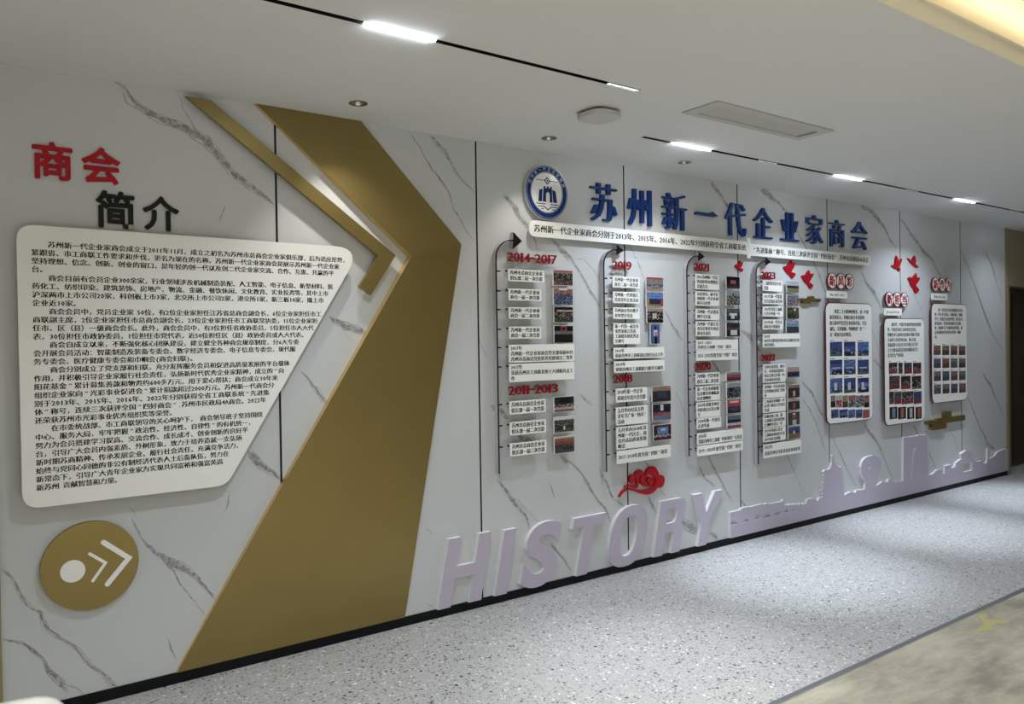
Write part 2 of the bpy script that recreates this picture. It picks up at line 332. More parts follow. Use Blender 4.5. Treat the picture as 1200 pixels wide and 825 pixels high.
# marble wall: black backing, eight large slabs with printed veins
wall = struct(box('wall_back', WX0, WX1, .012, .2, 0, H, M['joint']), 'wall clad in large white marble-look slabs with grey veins')
edges = [WX0]+[J0+1.2*k for k in range(7)]+[WX1]
G = .0055
slabs = []
for k in range(8):
    a = edges[k]+(G if k else 0); b_ = edges[k+1]-(G if k < 7 else 0)
    V, F = plate_vf([[(a, .05), (b_, .05), (b_, H), (a, H)]], -.0115, 0, 0)
    o = mesh('slab', V, F, [M['marble'], M['joint']], parent=wall); slabs.append(o)
    for p in o.data.polygons: p.material_index = 0 if abs(p.normal.y) > .5 else 1      # black filler on the slab edges
VEINS = [
 [(0.571,2.748,0.004),(0.672,2.748,0.008),(0.723,2.719,0.011),(0.775,2.655,0.019),(0.864,2.612,0.028),(0.974,2.577,0.031),(1.07,2.531,0.04),(1.139,2.459,0.033),(1.207,2.393,0.028),(1.309,2.326,0.026),(1.406,2.259,0.008)],
 [(0.706,2.727,0.003),(0.739,2.657,0.007),(0.774,2.644,0.004),(0.856,2.579,0.004)],
 [(0.951,2.752,0.004),(0.976,2.657,0.004),(1.032,2.566,0.004)],
 [(1.167,2.246,0.004),(1.142,2.186,0.008),(1.125,2.132,0.004)],
 [(0.218,0.652,0.011),(0.253,0.607,0.008),(0.291,0.539,0.011),(0.32,0.486,0.011),(0.36,0.441,0.007),(0.372,0.392,0.015),(0.402,0.352,0.011),(0.452,0.296,0.007),(0.507,0.235,0.011),(0.539,0.179,0.008),(0.581,0.134,0.011),(0.621,0.074,0.019),(0.645,0.045,0.015)],
 [(0.212,0.367,0.004),(0.287,0.335,0.007),(0.323,0.291,0.011),(0.353,0.254,0.007),(0.387,0.188,0.018),(0.424,0.127,0.026),(0.445,0.077,0.011)],
 [(0.424,0.134,0.003),(0.481,0.089,0.003),(0.526,0.051,0.004)],
 [(0.722,0.788,0.004),(0.755,0.698,0.004),(0.808,0.631,0.011),(0.855,0.596,0.02),(0.899,0.549,0.04),(0.951,0.515,0.023),(1.03,0.42,0.008),(1.079,0.341,0.004)],
 [(0.862,0.595,0.012),(0.916,0.466,0.008),(0.971,0.383,0.004),(1.031,0.286,0.004)],
 [(0.852,0.23,0.004),(0.865,0.16,0.016),(0.89,0.102,0.004)],
 [(0.705,0.852,0.004),(0.739,0.785,0.003)],
 [(1.166,0.873,0.004),(1.14,0.794,0.004),(1.123,0.755,0.004)],
 [(1.247,1.047,0.029),(1.304,0.979,0.03),(1.367,0.925,0.017),(1.41,0.891,0.009)],
 [(1.68,1.709,0.009),(1.707,1.682,0.022),(1.769,1.655,0.035),(1.832,1.633,0.032),(1.886,1.605,0.023)],
 [(1.769,1.628,0.004),(1.802,1.574,0.004)],
 [(1.518,1.426,0.005),(1.567,1.376,0.009),(1.603,1.326,0.022),(1.657,1.248,0.008)],
 [(2.166,2.738,0.009),(2.229,2.662,0.01),(2.315,2.534,0.015),(2.426,2.429,0.014),(2.459,2.33,0.01),(2.527,2.226,0.009),(2.591,2.151,0.005)],
 [(2.302,2.739,0.019),(2.396,2.66,0.025),(2.446,2.573,0.009),(2.48,2.523,0.01),(2.602,2.437,0.005)],
 [(2.227,0.534,0.005),(2.293,0.471,0.005)],
 [(2.23,0.1,0.009),(2.274,0.052,0.004)],
 [(2.806,2.447,0.021),(2.875,2.386,0.031),(2.932,2.313,0.031),(3.003,2.251,0.021),(3.055,2.159,0.005),(3.067,2.112,0.005)],
 [(3.165,2.209,0.011),(3.233,2.154,0.027),(3.282,2.119,0.033),(3.338,2.083,0.016),(3.402,2.015,0.011),(3.452,1.939,0.011),(3.495,1.868,0.017),(3.539,1.819,0.011),(3.584,1.769,0.006)],
 [(3.353,2.084,0.005),(3.44,2.083,0.006),(3.528,2.02,0.011),(3.58,1.955,0.012)],
 [(3.254,2.144,0.005),(3.281,2.102,0.005),(3.323,2.05,0.006)],
 [(3.466,1.917,0.005),(3.532,1.847,0.006),(3.584,1.775,0.006)],
 [(2.688,1.184,0.021),(2.762,1.143,0.03),(2.825,1.093,0.021)],
 [(2.887,0.989,0.031),(2.959,0.957,0.026),(3.012,0.937,0.016)],
 [(3.215,0.838,0.021),(3.257,0.796,0.027),(3.299,0.781,0.011),(3.385,0.711,0.005),(3.428,0.651,0.011),(3.523,0.522,0.011),(3.605,0.438,0.012),(3.657,0.339,0.006)],
 [(3.541,0.723,0.006),(3.608,0.625,0.017),(3.676,0.502,0.011),(3.793,0.424,0.006)],
 [(2.723,0.737,0.005),(2.779,0.679,0.015),(2.854,0.582,0.021),(2.93,0.477,0.01),(2.968,0.392,0.005)],
 [(2.835,0.631,0.005),(2.912,0.558,0.005),(3.029,0.447,0.005)],
 [(3.122,0.294,0.022),(3.203,0.194,0.011),(3.294,0.085,0.006)],
 [(3.129,0.68,0.005),(3.149,0.624,0.016),(3.161,0.568,0.005)],
 [(3.406,0.67,0.005),(3.478,0.572,0.011),(3.53,0.515,0.011)],
 [(3.387,1.214,0.005),(3.43,1.179,0.017),(3.496,1.131,0.006)],
 [(3.851,2.213,0.011),(3.898,2.14,0.011),(3.946,2.078,0.011),(3.978,2.009,0.011),(4.002,1.969,0.006)],
 [(4.185,1.759,0.006),(4.254,1.681,0.012),(4.314,1.614,0.019),(4.367,1.54,0.012)],
 [(4.28,1.2,0.006),(4.35,1.105,0.007),(4.402,0.984,0.012),(4.455,0.881,0.012)],
 [(3.954,0.738,0.012),(4.011,0.673,0.012),(4.035,0.605,0.006)],
 [(4.11,0.519,0.006),(4.204,0.423,0.006)],
 [(3.999,0.479,0.024),(4.056,0.388,0.024),(4.089,0.336,0.012)],
 [(4.325,0.248,0.031),(4.405,0.205,0.056),(4.543,0.14,0.037)],
 [(4.638,0.119,0.031),(4.733,0.06,0.038)],
 [(4.629,0.703,0.006),(4.685,0.615,0.019),(4.771,0.497,0.013),(4.829,0.413,0.006),(4.897,0.32,0.006)],
 [(4.524,0.638,0.006),(4.598,0.536,0.019),(4.711,0.447,0.013)],
 [(4.696,2.733,0.026),(4.763,2.683,0.032),(4.82,2.625,0.032),(4.889,2.567,0.02),(4.948,2.514,0.013)],
 [(5.296,2.731,0.027),(5.383,2.712,0.047),(5.482,2.661,0.034),(5.538,2.645,0.02),(5.594,2.602,0.013),(5.639,2.586,0.007),(5.788,2.437,0.007),(5.893,2.31,0.014),(6.001,2.202,0.015),(6.109,2.048,0.015),(6.183,1.941,0.007)],
 [(4.785,1.804,0.013),(4.843,1.702,0.013)],
 [(5.033,1.63,0.019),(5.137,1.584,0.033),(5.199,1.51,0.033),(5.294,1.442,0.021)],
 [(4.681,1.403,0.032),(4.757,1.337,0.025),(4.805,1.284,0.012)],
 [(5.812,1.198,0.007),(5.955,1.099,0.021),(6.076,0.934,0.014),(6.125,0.888,0.008)],
 [(5.81,1.064,0.007),(5.916,0.966,0.014),(6.012,0.845,0.015),(6.085,0.717,0.015),(6.158,0.579,0.014)],
 [(5.591,0.618,0.013),(5.67,0.52,0.014),(5.749,0.371,0.007),(5.843,0.254,0.007)],
 [(4.62,0.71,0.006),(4.704,0.594,0.006)],
 [(5.009,0.332,0.007),(5.05,0.287,0.02),(5.111,0.232,0.013)],
 [(6.225,0.749,0.007),(6.364,0.552,0.014),(6.507,0.366,0.015),(6.627,0.209,0.008)],
 [(6.719,2.153,0.008),(6.815,2.041,0.023),(6.928,1.975,0.038),(7.027,1.861,0.016),(7.099,1.76,0.008)],
 [(6.729,2.732,0.031),(6.87,2.713,0.03),(6.998,2.655,0.039),(7.129,2.571,0.024),(7.217,2.474,0.023),(7.352,2.379,0.008)],
 [(6.916,1.347,0.015),(7.089,1.256,0.023)],
 [(6.003,1.032,0.007),(6.101,0.911,0.014),(6.162,0.834,0.007)],
 [(6.749,0.792,0.007),(6.86,0.676,0.031),(7.003,0.563,0.016),(7.089,0.429,0.008),(7.251,0.221,0.008)],
 [(7.419,2.681,0.016),(7.622,2.542,0.033),(7.832,2.398,0.033),(8.032,2.308,0.016),(8.202,2.146,0.009)],
 [(7.66,1.97,0.008),(7.821,1.799,0.008)],
 [(8.316,0.637,0.008),(8.441,0.523,0.009),(8.529,0.331,0.009)],
 [(8.127,0.908,0.009),(8.23,0.773,0.009),(8.316,0.637,0.008)],
 [(7.912,0.415,0.017),(8.062,0.239,0.008)],
 [(7.62,0.706,0.009),(7.684,0.643,0.025),(7.748,0.555,0.008)],
 [(8.624,2.452,0.009),(8.884,2.144,0.018),(9.174,1.759,0.027),(9.374,1.537,0.009),(9.603,1.375,0.01)],
 [(9.147,2.482,0.009),(9.347,2.299,0.028),(9.468,2.089,0.009),(9.613,1.923,0.009)],
 [(9.082,1.165,0.009),(9.262,1.03,0.037),(9.403,0.865,0.019),(9.59,0.656,0.009)],
 [(8.728,0.937,0.009),(8.897,0.729,0.018),(9.071,0.526,0.018),(9.209,0.386,0.037),(9.372,0.307,0.019)],
 [(6.879,1.673,0.008),(6.962,1.517,0.007),(7.061,1.32,0.008)],
 [(2.604,1.591,0.006),(2.663,1.464,0.005)],
 [(2.264,1.905,0.005),(2.208,1.808,0.005)],
 [(3.118,1.56,0.006),(3.159,1.57,0.005)],
]

for v in VEINS:
    xs = [q[0] for q in v]; k = max(i for i in range(8) if edges[i] <= sum(xs)/len(xs)+1e-6)
    k = min(k, 7); lo, hi = edges[k]+G, edges[k+1]-G
    pts = []
    for i in range(len(v)-1):                   # resample with a small irregular wander
        a, b_ = v[i], v[i+1]; n = max(2, int(math.dist(a[:2], b_[:2])/.012))
        for s in range(n):
            t = s/n; pts.append([a[j]+(b_[j]-a[j])*t for j in range(3)])
    pts.append(list(v[-1]))
    V, F = [], []
    sd = random.random()*50
    def ribbon(shift, wk, minw):
        base = len(V); yy = -.0006-.0002*abs(shift)
        for i, (x, z, w) in enumerate(pts):
            a = pts[max(i-1, 0)]; b_ = pts[min(i+1, len(pts)-1)]
            d = Vector((b_[0]-a[0], b_[1]-a[1])); d.normalize(); nrm = Vector((-d.y, d.x))
            wob = noise.noise(Vector((x*7, z*7, sd)))*.012 + noise.noise(Vector((x*28, z*28, sd+shift)))*.007
            ww = max(minw, w*wk)*(.65+.7*abs(noise.noise(Vector((x*22, z*22, sd+9+shift)))*1.8))
            f = min(1, i/3, (len(pts)-1-i)/3)
            e = min(1, f+.15)
            c = Vector((x, z))+nrm*(wob+shift*w)
            for s in (-.5, .5):
                q = c+nrm*ww*e*s
                V.append((min(max(q.x, lo), hi), yy-.00012*i/len(pts), min(max(q.y, .052), H-.001)))
        for i in range(len(pts)-1):
            F.append((base+2*i, base+2*i+2, base+2*i+3, base+2*i+1))
    ribbon(0, .95 if max(q[2] for q in v) > .025 else .68, .0035)
    if max(q[2] for q in v) > .016:
        ribbon(.55, .12, .0025); ribbon(-.6, .12, .002)
    o = mesh('vein_print', V, F, M['vein'], parent=slabs[k])

struct(box('baseboard_back', WX0, WX1, -.008, .012, 0, .05, M['base']), 'low black skirting under the marble wall')
struct(box('trim_3', .172, WX0, -.02, .2, 0, H, M['bronze']), 'narrow bronze trim at the left end of the marble wall')
struct(box('wall_back', X_L, .172, 0, .2, 0, H, M['plain']))
struct(box('trim_4', WX1, 9.70, -.02, .2, 0, H, M['bronze']), 'bronze trim post at the right end of the marble wall')
V, F = join([boxvf(9.70, 9.765, 0, .2, 0, 2.107), boxvf(10.85, X_R, 0, .2, 0, 2.107), boxvf(9.70, X_R, 0, .2, 2.107, H)])
struct(mesh('wall_back', V, F, M['beige'], loc=(9.70, 0, 0)), 'beige cladding round the dark doorway')
dr = struct(box('door_1', 9.765, 10.85, .2, .24, 0, 2.107, M['door']), 'dark brown door set back in its opening')
for a, b_ in ((9.80, 10.29), (10.33, 10.82)): box('door_panel', a, b_, .192, .2, .06, 2.05, M['door'], parent=dr)

# ================================================================== CEILING FITTINGS
def track(a, b_, y, label):
    t = thing('lighting_track', label, 'light track', (a, y, H), 'recessed lighting tracks')
    V, F = join([boxvf(a+.001, b_-.001, y-SW+.0005, y-SW+.0025, H, H+.04), boxvf(a+.001, b_-.001, y+SW-.0025, y+SW-.0005, H, H+.04), boxvf(a+.001, b_-.001, y-SW+.0005, y+SW-.0005, H+.038, H+.04)])
    mesh('channel', V, F, M['black'], parent=t)
    V, F = join([boxvf(a, b_, y-.0035, y-.0015, H+.026, H+.038), boxvf(a, b_, y+.0015, y+.0035, H+.026, H+.038)])
    mesh('conductor', V, F, M['chrome'], parent=t)
track(-.6, 2.742, TRK1_Y, 'black recessed light track nearest the top edge of the picture')
track(3.375, 12.0, TRK2_Y, 'black recessed light track above the blue title letters and posters')
def bar_light(x0, x1, y, label, col, power):
    t = thing('linear_light', label, 'ceiling light', (x0, y, H), 'glowing linear ceiling lights')
    box('housing', x0, x1, y-SW+.003, y+SW-.003, H+.006, H+.025, M['dark'], parent=t)
    V, F = [], []
    n = 6
    for x in (x0, x1):
        for k in range(n+1):
            a = math.pi*k/n; V.append((x, y-.0105*math.cos(a), H+.005-.011*math.sin(a)))
    F = [(k, k+1, n+2+k, n+1+k) for k in range(n)]+[tuple(range(n+1)), tuple(range(2*n+1, n, -1))]
    mesh('diffuser', V, F, M['lit'], parent=t)
    area_light('lamp', ((x0+x1)/2, y, H-.012), (0, 0, -1), x1-x0, .02, power, col, 125)
    for s in (-1, 1):                              # the bulging lens also throws light sideways along the ceiling
        area_light('lamp', ((x0+x1)/2, y+s*.012, H-.012), (0, s, .18), x1-x0-.01, .012, power*.008, col, 120)
bar_light(1.32, 1.62, TRK1_Y, 'glowing linear light nearest the camera, in the upper track', COOL, 8)
bar_light(3.63, 3.97, TRK2_Y, 'glowing linear light at the near end of the lower track', COOL, 7)
bar_light(5.36, 5.70, TRK2_Y, 'glowing linear light in the middle of the lower track', COOL, 7)
bar_light(7.20, 7.54, TRK2_Y, 'glowing linear light at the far end of the lower track', COOL, 7)
bar_light(9.05, 9.39, TRK2_Y, 'glowing linear light just beyond the right edge of the picture', COOL, 3)
def grille_light(x0, x1, y, label, col, power):
    t = thing('grille_spotlight', label, 'ceiling light', (x0, y, H), 'louvred spotlights in the tracks')
    box('housing', x0, x1, y-SW+.003, y+SW-.003, H+.018, H+.03, M['dark'], parent=t)
    n = 10; w = (x1-x0)/n
    bars = [boxvf(x0+k*w-.002, x0+k*w+.002, y-SW+.003, y+SW-.003, H-.002, H+.018) for k in range(n+1)]
    bars += [boxvf(x0, x1, y+s*(SW-.0045)-.001, y+s*(SW-.0045)+.001, H-.003, H+.018) for s in (-1, 1)]
    V, F = join(bars); mesh('louvre', V, F, M['chrome'], parent=t)
    for k in range(n):
        V, F = curve_fill([circle(x0+(k+.5)*w, y, .0085, 8)])
        mesh('lens', [(p[0], p[1], H+.012) for p in V], F, M['lens'], parent=t)
    spot_light('lamp', ((x0+x1)/2, y, H-.02), ((x0+x1)/2+.12, y-.12, 0), power, col, 44, 1.0, .05)
grille_light(2.54, 2.738, TRK1_Y, 'small louvred spotlight at the right end of the upper track', (.92, .96, 1), 125)
grille_light(4.45, 4.66, TRK2_Y, 'louvred spotlight between the first two lower linear lights', COOL, 205)
grille_light(6.34, 6.55, TRK2_Y, 'louvred spotlight between the second and third lower linear lights', COOL, 205)
grille_light(8.24, 8.45, TRK2_Y, 'louvred spotlight farthest right in the lower track', COOL, 205)
for (x, y), lb, pw in zip(downs, ('round recessed downlight above the large gold arrow', 'round recessed downlight above the round blue emblem',
                              'round recessed downlight above the third blue title character'), (16, 8, 5)):
    t = thing('downlight', lb, 'ceiling light', (x, y, H), 'round recessed downlights')
    V, F = curve_fill([circle(x, y, .046, 24), circle(x, y, .033, 24)], .002)
    mesh('trim_ring', [(p[0], p[1], H-.002+p[2]) for p in V], F, M['chrome'], parent=t)
    V, F = [], []
    for k in range(24):
        c, s = math.cos(k*math.pi/12), math.sin(k*math.pi/12)
        V += [(x+.032*c, y+.032*s, H-.003), (x+.02*c, y+.02*s, H+.03)]
    F = [(2*k, 2*((k+1) % 24), 2*((k+1) % 24)+1, 2*k+1) for k in range(24)]
    mesh('reflector', V, F, M['chrome'], parent=t)
    V, F = curve_fill([circle(x, y, .021, 16)]); mesh('lens', [(p[0], p[1], H+.029) for p in V], F, M['lens'], parent=t)
    spot_light('lamp', (x, y, H-.01), (x+.06, y+.10, 0), pw, (1, .93, .84), 95, .7, .02)
# round-cornered white box (wireless access point)
t = thing('access_point', 'flat white round-cornered plastic unit on the ceiling beside the light track', 'ceiling unit', (2.81, -.85, H))
V, F = curve_fill([rrect(2.715, 2.915, -.945, -.745, .085, 8)], .007, .006, -.006, 2)
mesh('cover', [(p[0], p[1], H-.026+p[2]) for p in V], F, M['puck'], parent=t)
box('mount', 2.755, 2.875, -.905, -.785, H-.014, H, M['dark'], parent=t)
# air-conditioning grille
t = thing('air_vent', 'long white slatted air conditioning grille in the ceiling', 'vent', (3.69, -1.19, H))
V, F = curve_fill([rrect(3.18, 4.20, -1.315, -1.075, .004, 1), [(3.255, -1.25), (4.135, -1.25), (4.135, -1.12), (3.255, -1.12)]], .003)
mesh('frame', [(p[0], p[1], H-.004+p[2]) for p in V], F, M['vent'], parent=t)
box('duct', 3.236, 4.144, -1.254, -1.101, H+.035, H+.04, M['dark'], parent=t)
for k in range(9):
    y = -1.243+k*.0137
    V = [(3.25, y, H+.002), (4.12, y, H+.002), (4.12, y+.012, H-.004), (3.25, y+.012, H-.004), (3.25, y, H+.0035), (4.12, y, H+.0035), (4.12, y+.012, H-.0025), (3.25, y+.012, H-.0025)]
    mesh('slat', V, [(0, 3, 2, 1), (4, 5, 6, 7), (0, 1, 5, 4), (1, 2, 6, 5), (2, 3, 7, 6), (3, 0, 4, 7)], M['vent'], parent=t)

# ================================================================== LEFT PART OF THE WALL
# big folded gold arrow
t = thing('gold_arrow', 'very large folded gold arrow band running from ceiling to skirting', 'wall decoration', (1.7, 0, .05))
up_ = [(1.307, H-.002), (2.143, 2.037), (2.470, 2.122), (1.868, H-.002)]
dn_ = [(2.143, 2.037), (.892, .055), (2.080, .055), (2.470, 2.122)]
for nm, lp, lab in (('upper_plate', up_, None), ('lower_plate', dn_, None)):
    # plates swell away from the wall towards the fold on the right
    n = 4; front = []
    for (x, z) in lp:
        d = .05-.028*abs(z-2.037)/(.704 if z > 2 else 1.98)
        front.append((x, -d, z))
    back = [(x, 0.0, z) for x, z in lp]
    V = front+back; F = [(0, 1, 2, 3)]+[(i, 4+i, 4+(i+1) % 4, (i+1) % 4) for i in range(4)]
    mesh(nm, V, F, [M['gold'], M['goldedge']], parent=t, mi=[0, 1, 1, 1, 1])
V, F = plate_vf([[(.974, 2.712), (1.087, 2.712), (2.044, 2.036), (1.894, 1.819), (1.825, 1.861), (1.939, 2.027)]], .03, .055, .001)
o = thing('gold_chevron', 'slim gold chevron band between the text board and the large gold arrow', 'wall decoration', (1.6, 0, 1.82))
mesh('band', V, F, M['gold'], parent=o)
for x, z in ((1.05, 2.69), (1.5, 2.375), (1.97, 2.02), (1.89, 1.87)): box('standoff', x-.012, x+.012, -.031, 0, z-.012, z+.012, M['steel'], parent=o)
# gold disc with the cut-out arrow sign
cx, cz, r = .549, .612, .192
t = thing('gold_disc', 'round gold disc with a white dot and double arrowhead, below the text board', 'sign', (cx, 0, cz-r))
plate('disc', [circle(cx, cz, r, 64)], 0, .022, M['gold'], parent=t, bevel=.001)
plate('white_dot', [circle(.479, .601, .048, 32)], .0215, .024, M['white'], parent=t)
def stroke(pts, w):
    """a constant-width bent stroke with round ends"""
    L_, R_ = [], []
    P = [Vector(p) for p in pts]
    for i, p in enumerate(P):
        if i == 0: d = (P[1]-p).normalized(); n = Vector((-d.y, d.x))*w/2
        elif i == len(P)-1: d = (p-P[i-1]).normalized(); n = Vector((-d.y, d.x))*w/2
        else:
            d1 = (p-P[i-1]).normalized(); d2 = (P[i+1]-p).normalized(); n1 = Vector((-d1.y, d1.x)); n2 = Vector((-d2.y, d2.x))
            n = (n1+n2); n = n/n.length**2*w
        L_.append(p+n); R_.append(p-n)
    def cap(c, a, sgn):
        a0 = math.atan2(a.y-c.y, a.x-c.x); return [(c.x+w/2*math.cos(a0+sgn*k*math.pi/6), c.y+w/2*math.sin(a0+sgn*k*math.pi/6)) for k in range(1, 6)]
    out = [tuple(p) for p in L_]+cap(P[-1], L_[-1], -1)+[tuple(p) for p in R_[::-1]]+cap(P[0], R_[0], -1)
    return out
plate('small_arrowhead', [stroke([(.545, .665), (.606, .615), (.555, .545)], .013)], .0215, .024, M['white'], parent=t)
plate('large_arrowhead', [stroke([(.600, .706), (.700, .620), (.612, .520)], .022)], .0215, .024, M['white'], parent=t)

# 商会 简介
for ch, bx, mt, lb in (('商', (.363, .514, 2.277, 2.437), 'red', 'raised red character at the far left above the text board'),
                       ('会', (.548, .702, 2.279, 2.439), 'red', 'raised red character, second of the two red ones at upper left'),
                       ('简', (.600, .756, 2.088, 2.253), 'black', 'raised black character under the red ones, partly peeled at its foot'),
                       ('介', (.790, .946, 2.091, 2.248), 'black', 'raised black character just above the text board, right of its partner')):
    V, F = letter_vf(ch, *bx, 0, .012, smear=[(.024*math.cos(k*math.pi/4), .024*math.sin(k*math.pi/4)) for k in range(8)])
    o = mesh('raised_character', V, F, M[mt], loc=(bx[0], 0, bx[2])); props(o, lb, 'letter', 'heading characters above the text board')
    if ch == '简': box('peeled_corner', .728, .752, -.0132, -.001, 2.087, 2.108, M['peel'], parent=o)

# text board
t = thing('text_board', 'large white glossy board with dense black Chinese text and one slanted side', 'board', (.9, 0, .9))
bl = rounded([(.297, .895), (1.126, .897), (1.845, 2.064), (.297, 2.074)], [.07, .09, .085, .07], 7)
plate('panel', [bl], .042, .05, M['white'], parent=t, bevel=.0012)
for x, z in ((.40, 1.97), (.40, 1.0), (1.05, 1.0), (1.65, 1.97)): plate('standoff', [circle(x, z, .014, 12)], 0, .0425, M['steel'], parent=t)
INTRO = """　　苏州新一代企业家商会成立于2011年11月，成立之初名为苏州市总商会企业家俱乐部，后为适应形势，
紧跟省、市工商联工作要求和步伐，更名为现在的名称。苏州新一代企业家商会是展示苏州新一代企业家
坚持理想、信念、创新、创业的窗口，是年轻的创一代以及创二代企业家交流、合作、互惠、共赢的平
台。
　　商会目前有会员企业300余家，行业领域涉及机械制造装配、人工智能、电子信息、新型材料、医
药化工、纺织印染、建筑装饰、房地产、物流、金融、餐饮休闲、文化教育、实业投资等，其中上市
沪深两市上市公司20家，科创板上市3家，北交所上市公司2家，港交所1家，新三板10家，拟上市
企业近10家。
　　商会会员中，党员企业家 50位，有2位企业家担任江苏省总商会副会长，6位企业家担任市工
商联副主席，2位企业家担任市总商会副会长，23位企业家担任市工商联常执委，15位企业家担
任市、区（县）一级商会会长。此外，商会会员中，有3位担任省政协委员，5位担任市人大代
表，30位担任市政协委员，1位担任市党代表，近50位担任区（县）政协委员或人大代表。
　　商会自成立以来，不断强化核心团队建设，建立健全各种商会规章制度，分6大专委
会开展会员活动：智能制造及装备专委会、数字经济专委会、电子信息专委会、现代服
务专委会、医疗健康专委会和巾帼会(商会妇联)。
　　商会分别成立了党支部和妇联，充分发挥服务会员和促进高质量发展的平台载体
作用，并积极引导企业家履行社会责任，弘扬新时代优秀企业家精神，成立的“向
阳花基金”累计募集善款和物资约600多万元，用于爱心帮扶；商会成立10年来
组织企业家向“光彩事业促进会”累计捐款超过2000万元。苏州新一代商会分
别于2013年、2015年、2016年、2022年分别获得全省工商联系统“先进集
体”称号，连续三次获评全国“四好商会”.苏州市民政局4A商会。2022年
还荣获苏州市光彩事业优秀组织奖等荣誉。
　　在市委统战部、市工商联领导的关心呵护下， 商会领导班子坚持围绕
中心、服务大局，牢牢把握“政治性、经济性、自律性”的有机统一，
努力为会员搭建学习提高、交流合作、成长成才、创业创新的良好平
台，引导广大会员内强素质、外树形象，致力于培养造就一支弘扬
新时期苏商精神、传承发展企业、履行社会责任、充满竞争活力、
始终与党同心同德的非公有制经济代表人士后备队伍，努力在
新常态下，引导广大青年企业家为实现共同富裕和强富美高
新苏州 贡献智慧和力量。""".split('\n')
ENDS = [1.749, 1.718, 1.687, 0.389, 1.682, 1.655, 1.629, 0.511, 1.615, 1.594, 1.572, 1.52, 1.494, 1.476, 0.983, 1.444, 1.415, 1.383, 1.364, 1.339, 1.323, 0.888, 1.304, 1.245, 1.232, 1.202, 1.185, 1.14, 1.111, 0.655]            # where each printed line ends, metres
wid = [e-.348+(.017 if s[-1] in '，。、' else 0) for e, s in zip(ENDS, INTRO)]
V, F = write_lines(INTRO, .0285, .348, 2.0095, .03507, .0505, widths=wid, smear=.07)
mesh('lettering', V, F, M['ink'], parent=t)

# ================================================================== TITLE, EMBLEM, BANNER
TB = [(3.494, 3.732, 2.349, 2.595), (3.829, 4.060, 2.346, 2.591), (4.166, 4.422, 2.340, 2.597), (4.510, 4.752, 2.452, 2.500), (4.849, 5.098, 2.343, 2.590),
      (5.187, 5.431, 2.346, 2.583), (5.537, 5.780, 2.348, 2.576), (5.886, 6.127, 2.346, 2.584), (6.221, 6.456, 2.340, 2.571), (6.563, 6.819, 2.338, 2.584)]
ORD = ['leftmost', 'second', 'third', 'fourth, a single horizontal stroke,', 'fifth', 'sixth', 'seventh', 'eighth', 'ninth', 'last']
for ch, bx, o_ in zip('苏州新一代企业家商会', TB, ORD):
    if ch == '一':
        x0, x1, z0, z1 = bx
        lp = [(x0, z0+.018), (x0+.004, z0+.034), (x0+.15, z0+.034), (x1-.06, z1), (x1, z0+.018), (x1-.03, z0+.014)]
        V, F = plate_vf([ccw(lp)], 0, .03)
    else:
        V, F = letter_vf(ch, *bx, 0, .020, off=-.012, smear=(-.042, -.014, .014, .042))
    o = mesh('title_character', V, F, M['blue'], loc=(bx[0], 0, bx[2]))
    props(o, f'raised blue title character, {o_} in the row under the ceiling', 'letter', 'blue title characters')
# round blue emblem
cx, cz, R = 3.120, 2.486, .173
t = thing('emblem', 'round blue and white emblem with a gate tower at the start of the title', 'emblem', (cx, 0, cz-R))
plate('rim', [circle(cx, cz, R, 64)], 0, .026, M['silver'], parent=t, bevel=.002)
plate('blue_ring', [circle(cx, cz, R*.955, 64), circle(cx, cz, R*.715, 64)], .0255, .0285, M['blueedge'], parent=t)
plate('white_disc', [circle(cx, cz, R*.705, 48)], .0255, .027, M['white'], parent=t)
V, F = join([plate_vf([circle(cx, cz, R*a, 64), circle(cx, cz, R*(a-.012), 64)], .028, .0292) for a in (.925, .745)])
mesh('pale_line', V, F, M['pale'], parent=t)
def E_(u, v): return (cx+u*R, cz+v*R)
lps = [[E_(-.40, -.34), E_(-.24, -.34), E_(-.20, .12), E_(-.35, .07)], [E_(.24, .12), E_(.40, .07), E_(.46, -.34), E_(.29, -.34)]]
body = [(-.20, -.34), (-.05, -.34), (-.05, -.06), (.0, .01), (.05, .02), (.10, .0), (.13, -.06), (.13, -.34), (.25, -.34), (.22, .22), (.14, .22), (.14, .15), (.08, .15), (.08, .22),
        (-.01, .22), (-.01, .15), (-.07, .15), (-.07, .22), (-.15, .22)]
lps.append([E_(u, v) for u, v in body])
parts = [plate_vf([ccw(l)], .0265, .0285) for l in lps]
for (a, b_), v in (((-.50, -.08), -.42), ((.16, .52), -.42), ((-.42, -.14), -.51), ((.20, .47), -.51), ((-.28, -.14), -.60), ((.22, .36), -.60)):
    parts.append(plate_vf([[E_(a, v-.014), E_(b_, v-.014), E_(b_, v+.014), E_(a, v+.014)]], .0265, .0285))
parts.append(plate_vf([stroke([E_(-.14, -.51), E_(.03, -.62), E_(.2, -.51)], R*.035)], .0265, .0285))
parts.append(plate_vf([[E_(.02, .28), E_(.17, .42), E_(.02, .56), E_(-.13, .42)], [E_(.02, .33), E_(-.08, .42), E_(.02, .51), E_(.12, .42)]], .0265, .0285))
parts.append(plate_vf([[E_(.02, .38), E_(.06, .42), E_(.02, .46), E_(-.02, .42)]], .0265, .0285))
for a, b_ in ((-.50, -.12), (.16, .52)): parts.append(plate_vf([[E_(a, .415), E_(b_, .415), E_(b_, .435), E_(a, .435)]], .0265, .0285))
V, F = join(parts); mesh('gate_tower', V, F, M['blueedge'], parent=t)
V, F = [], []
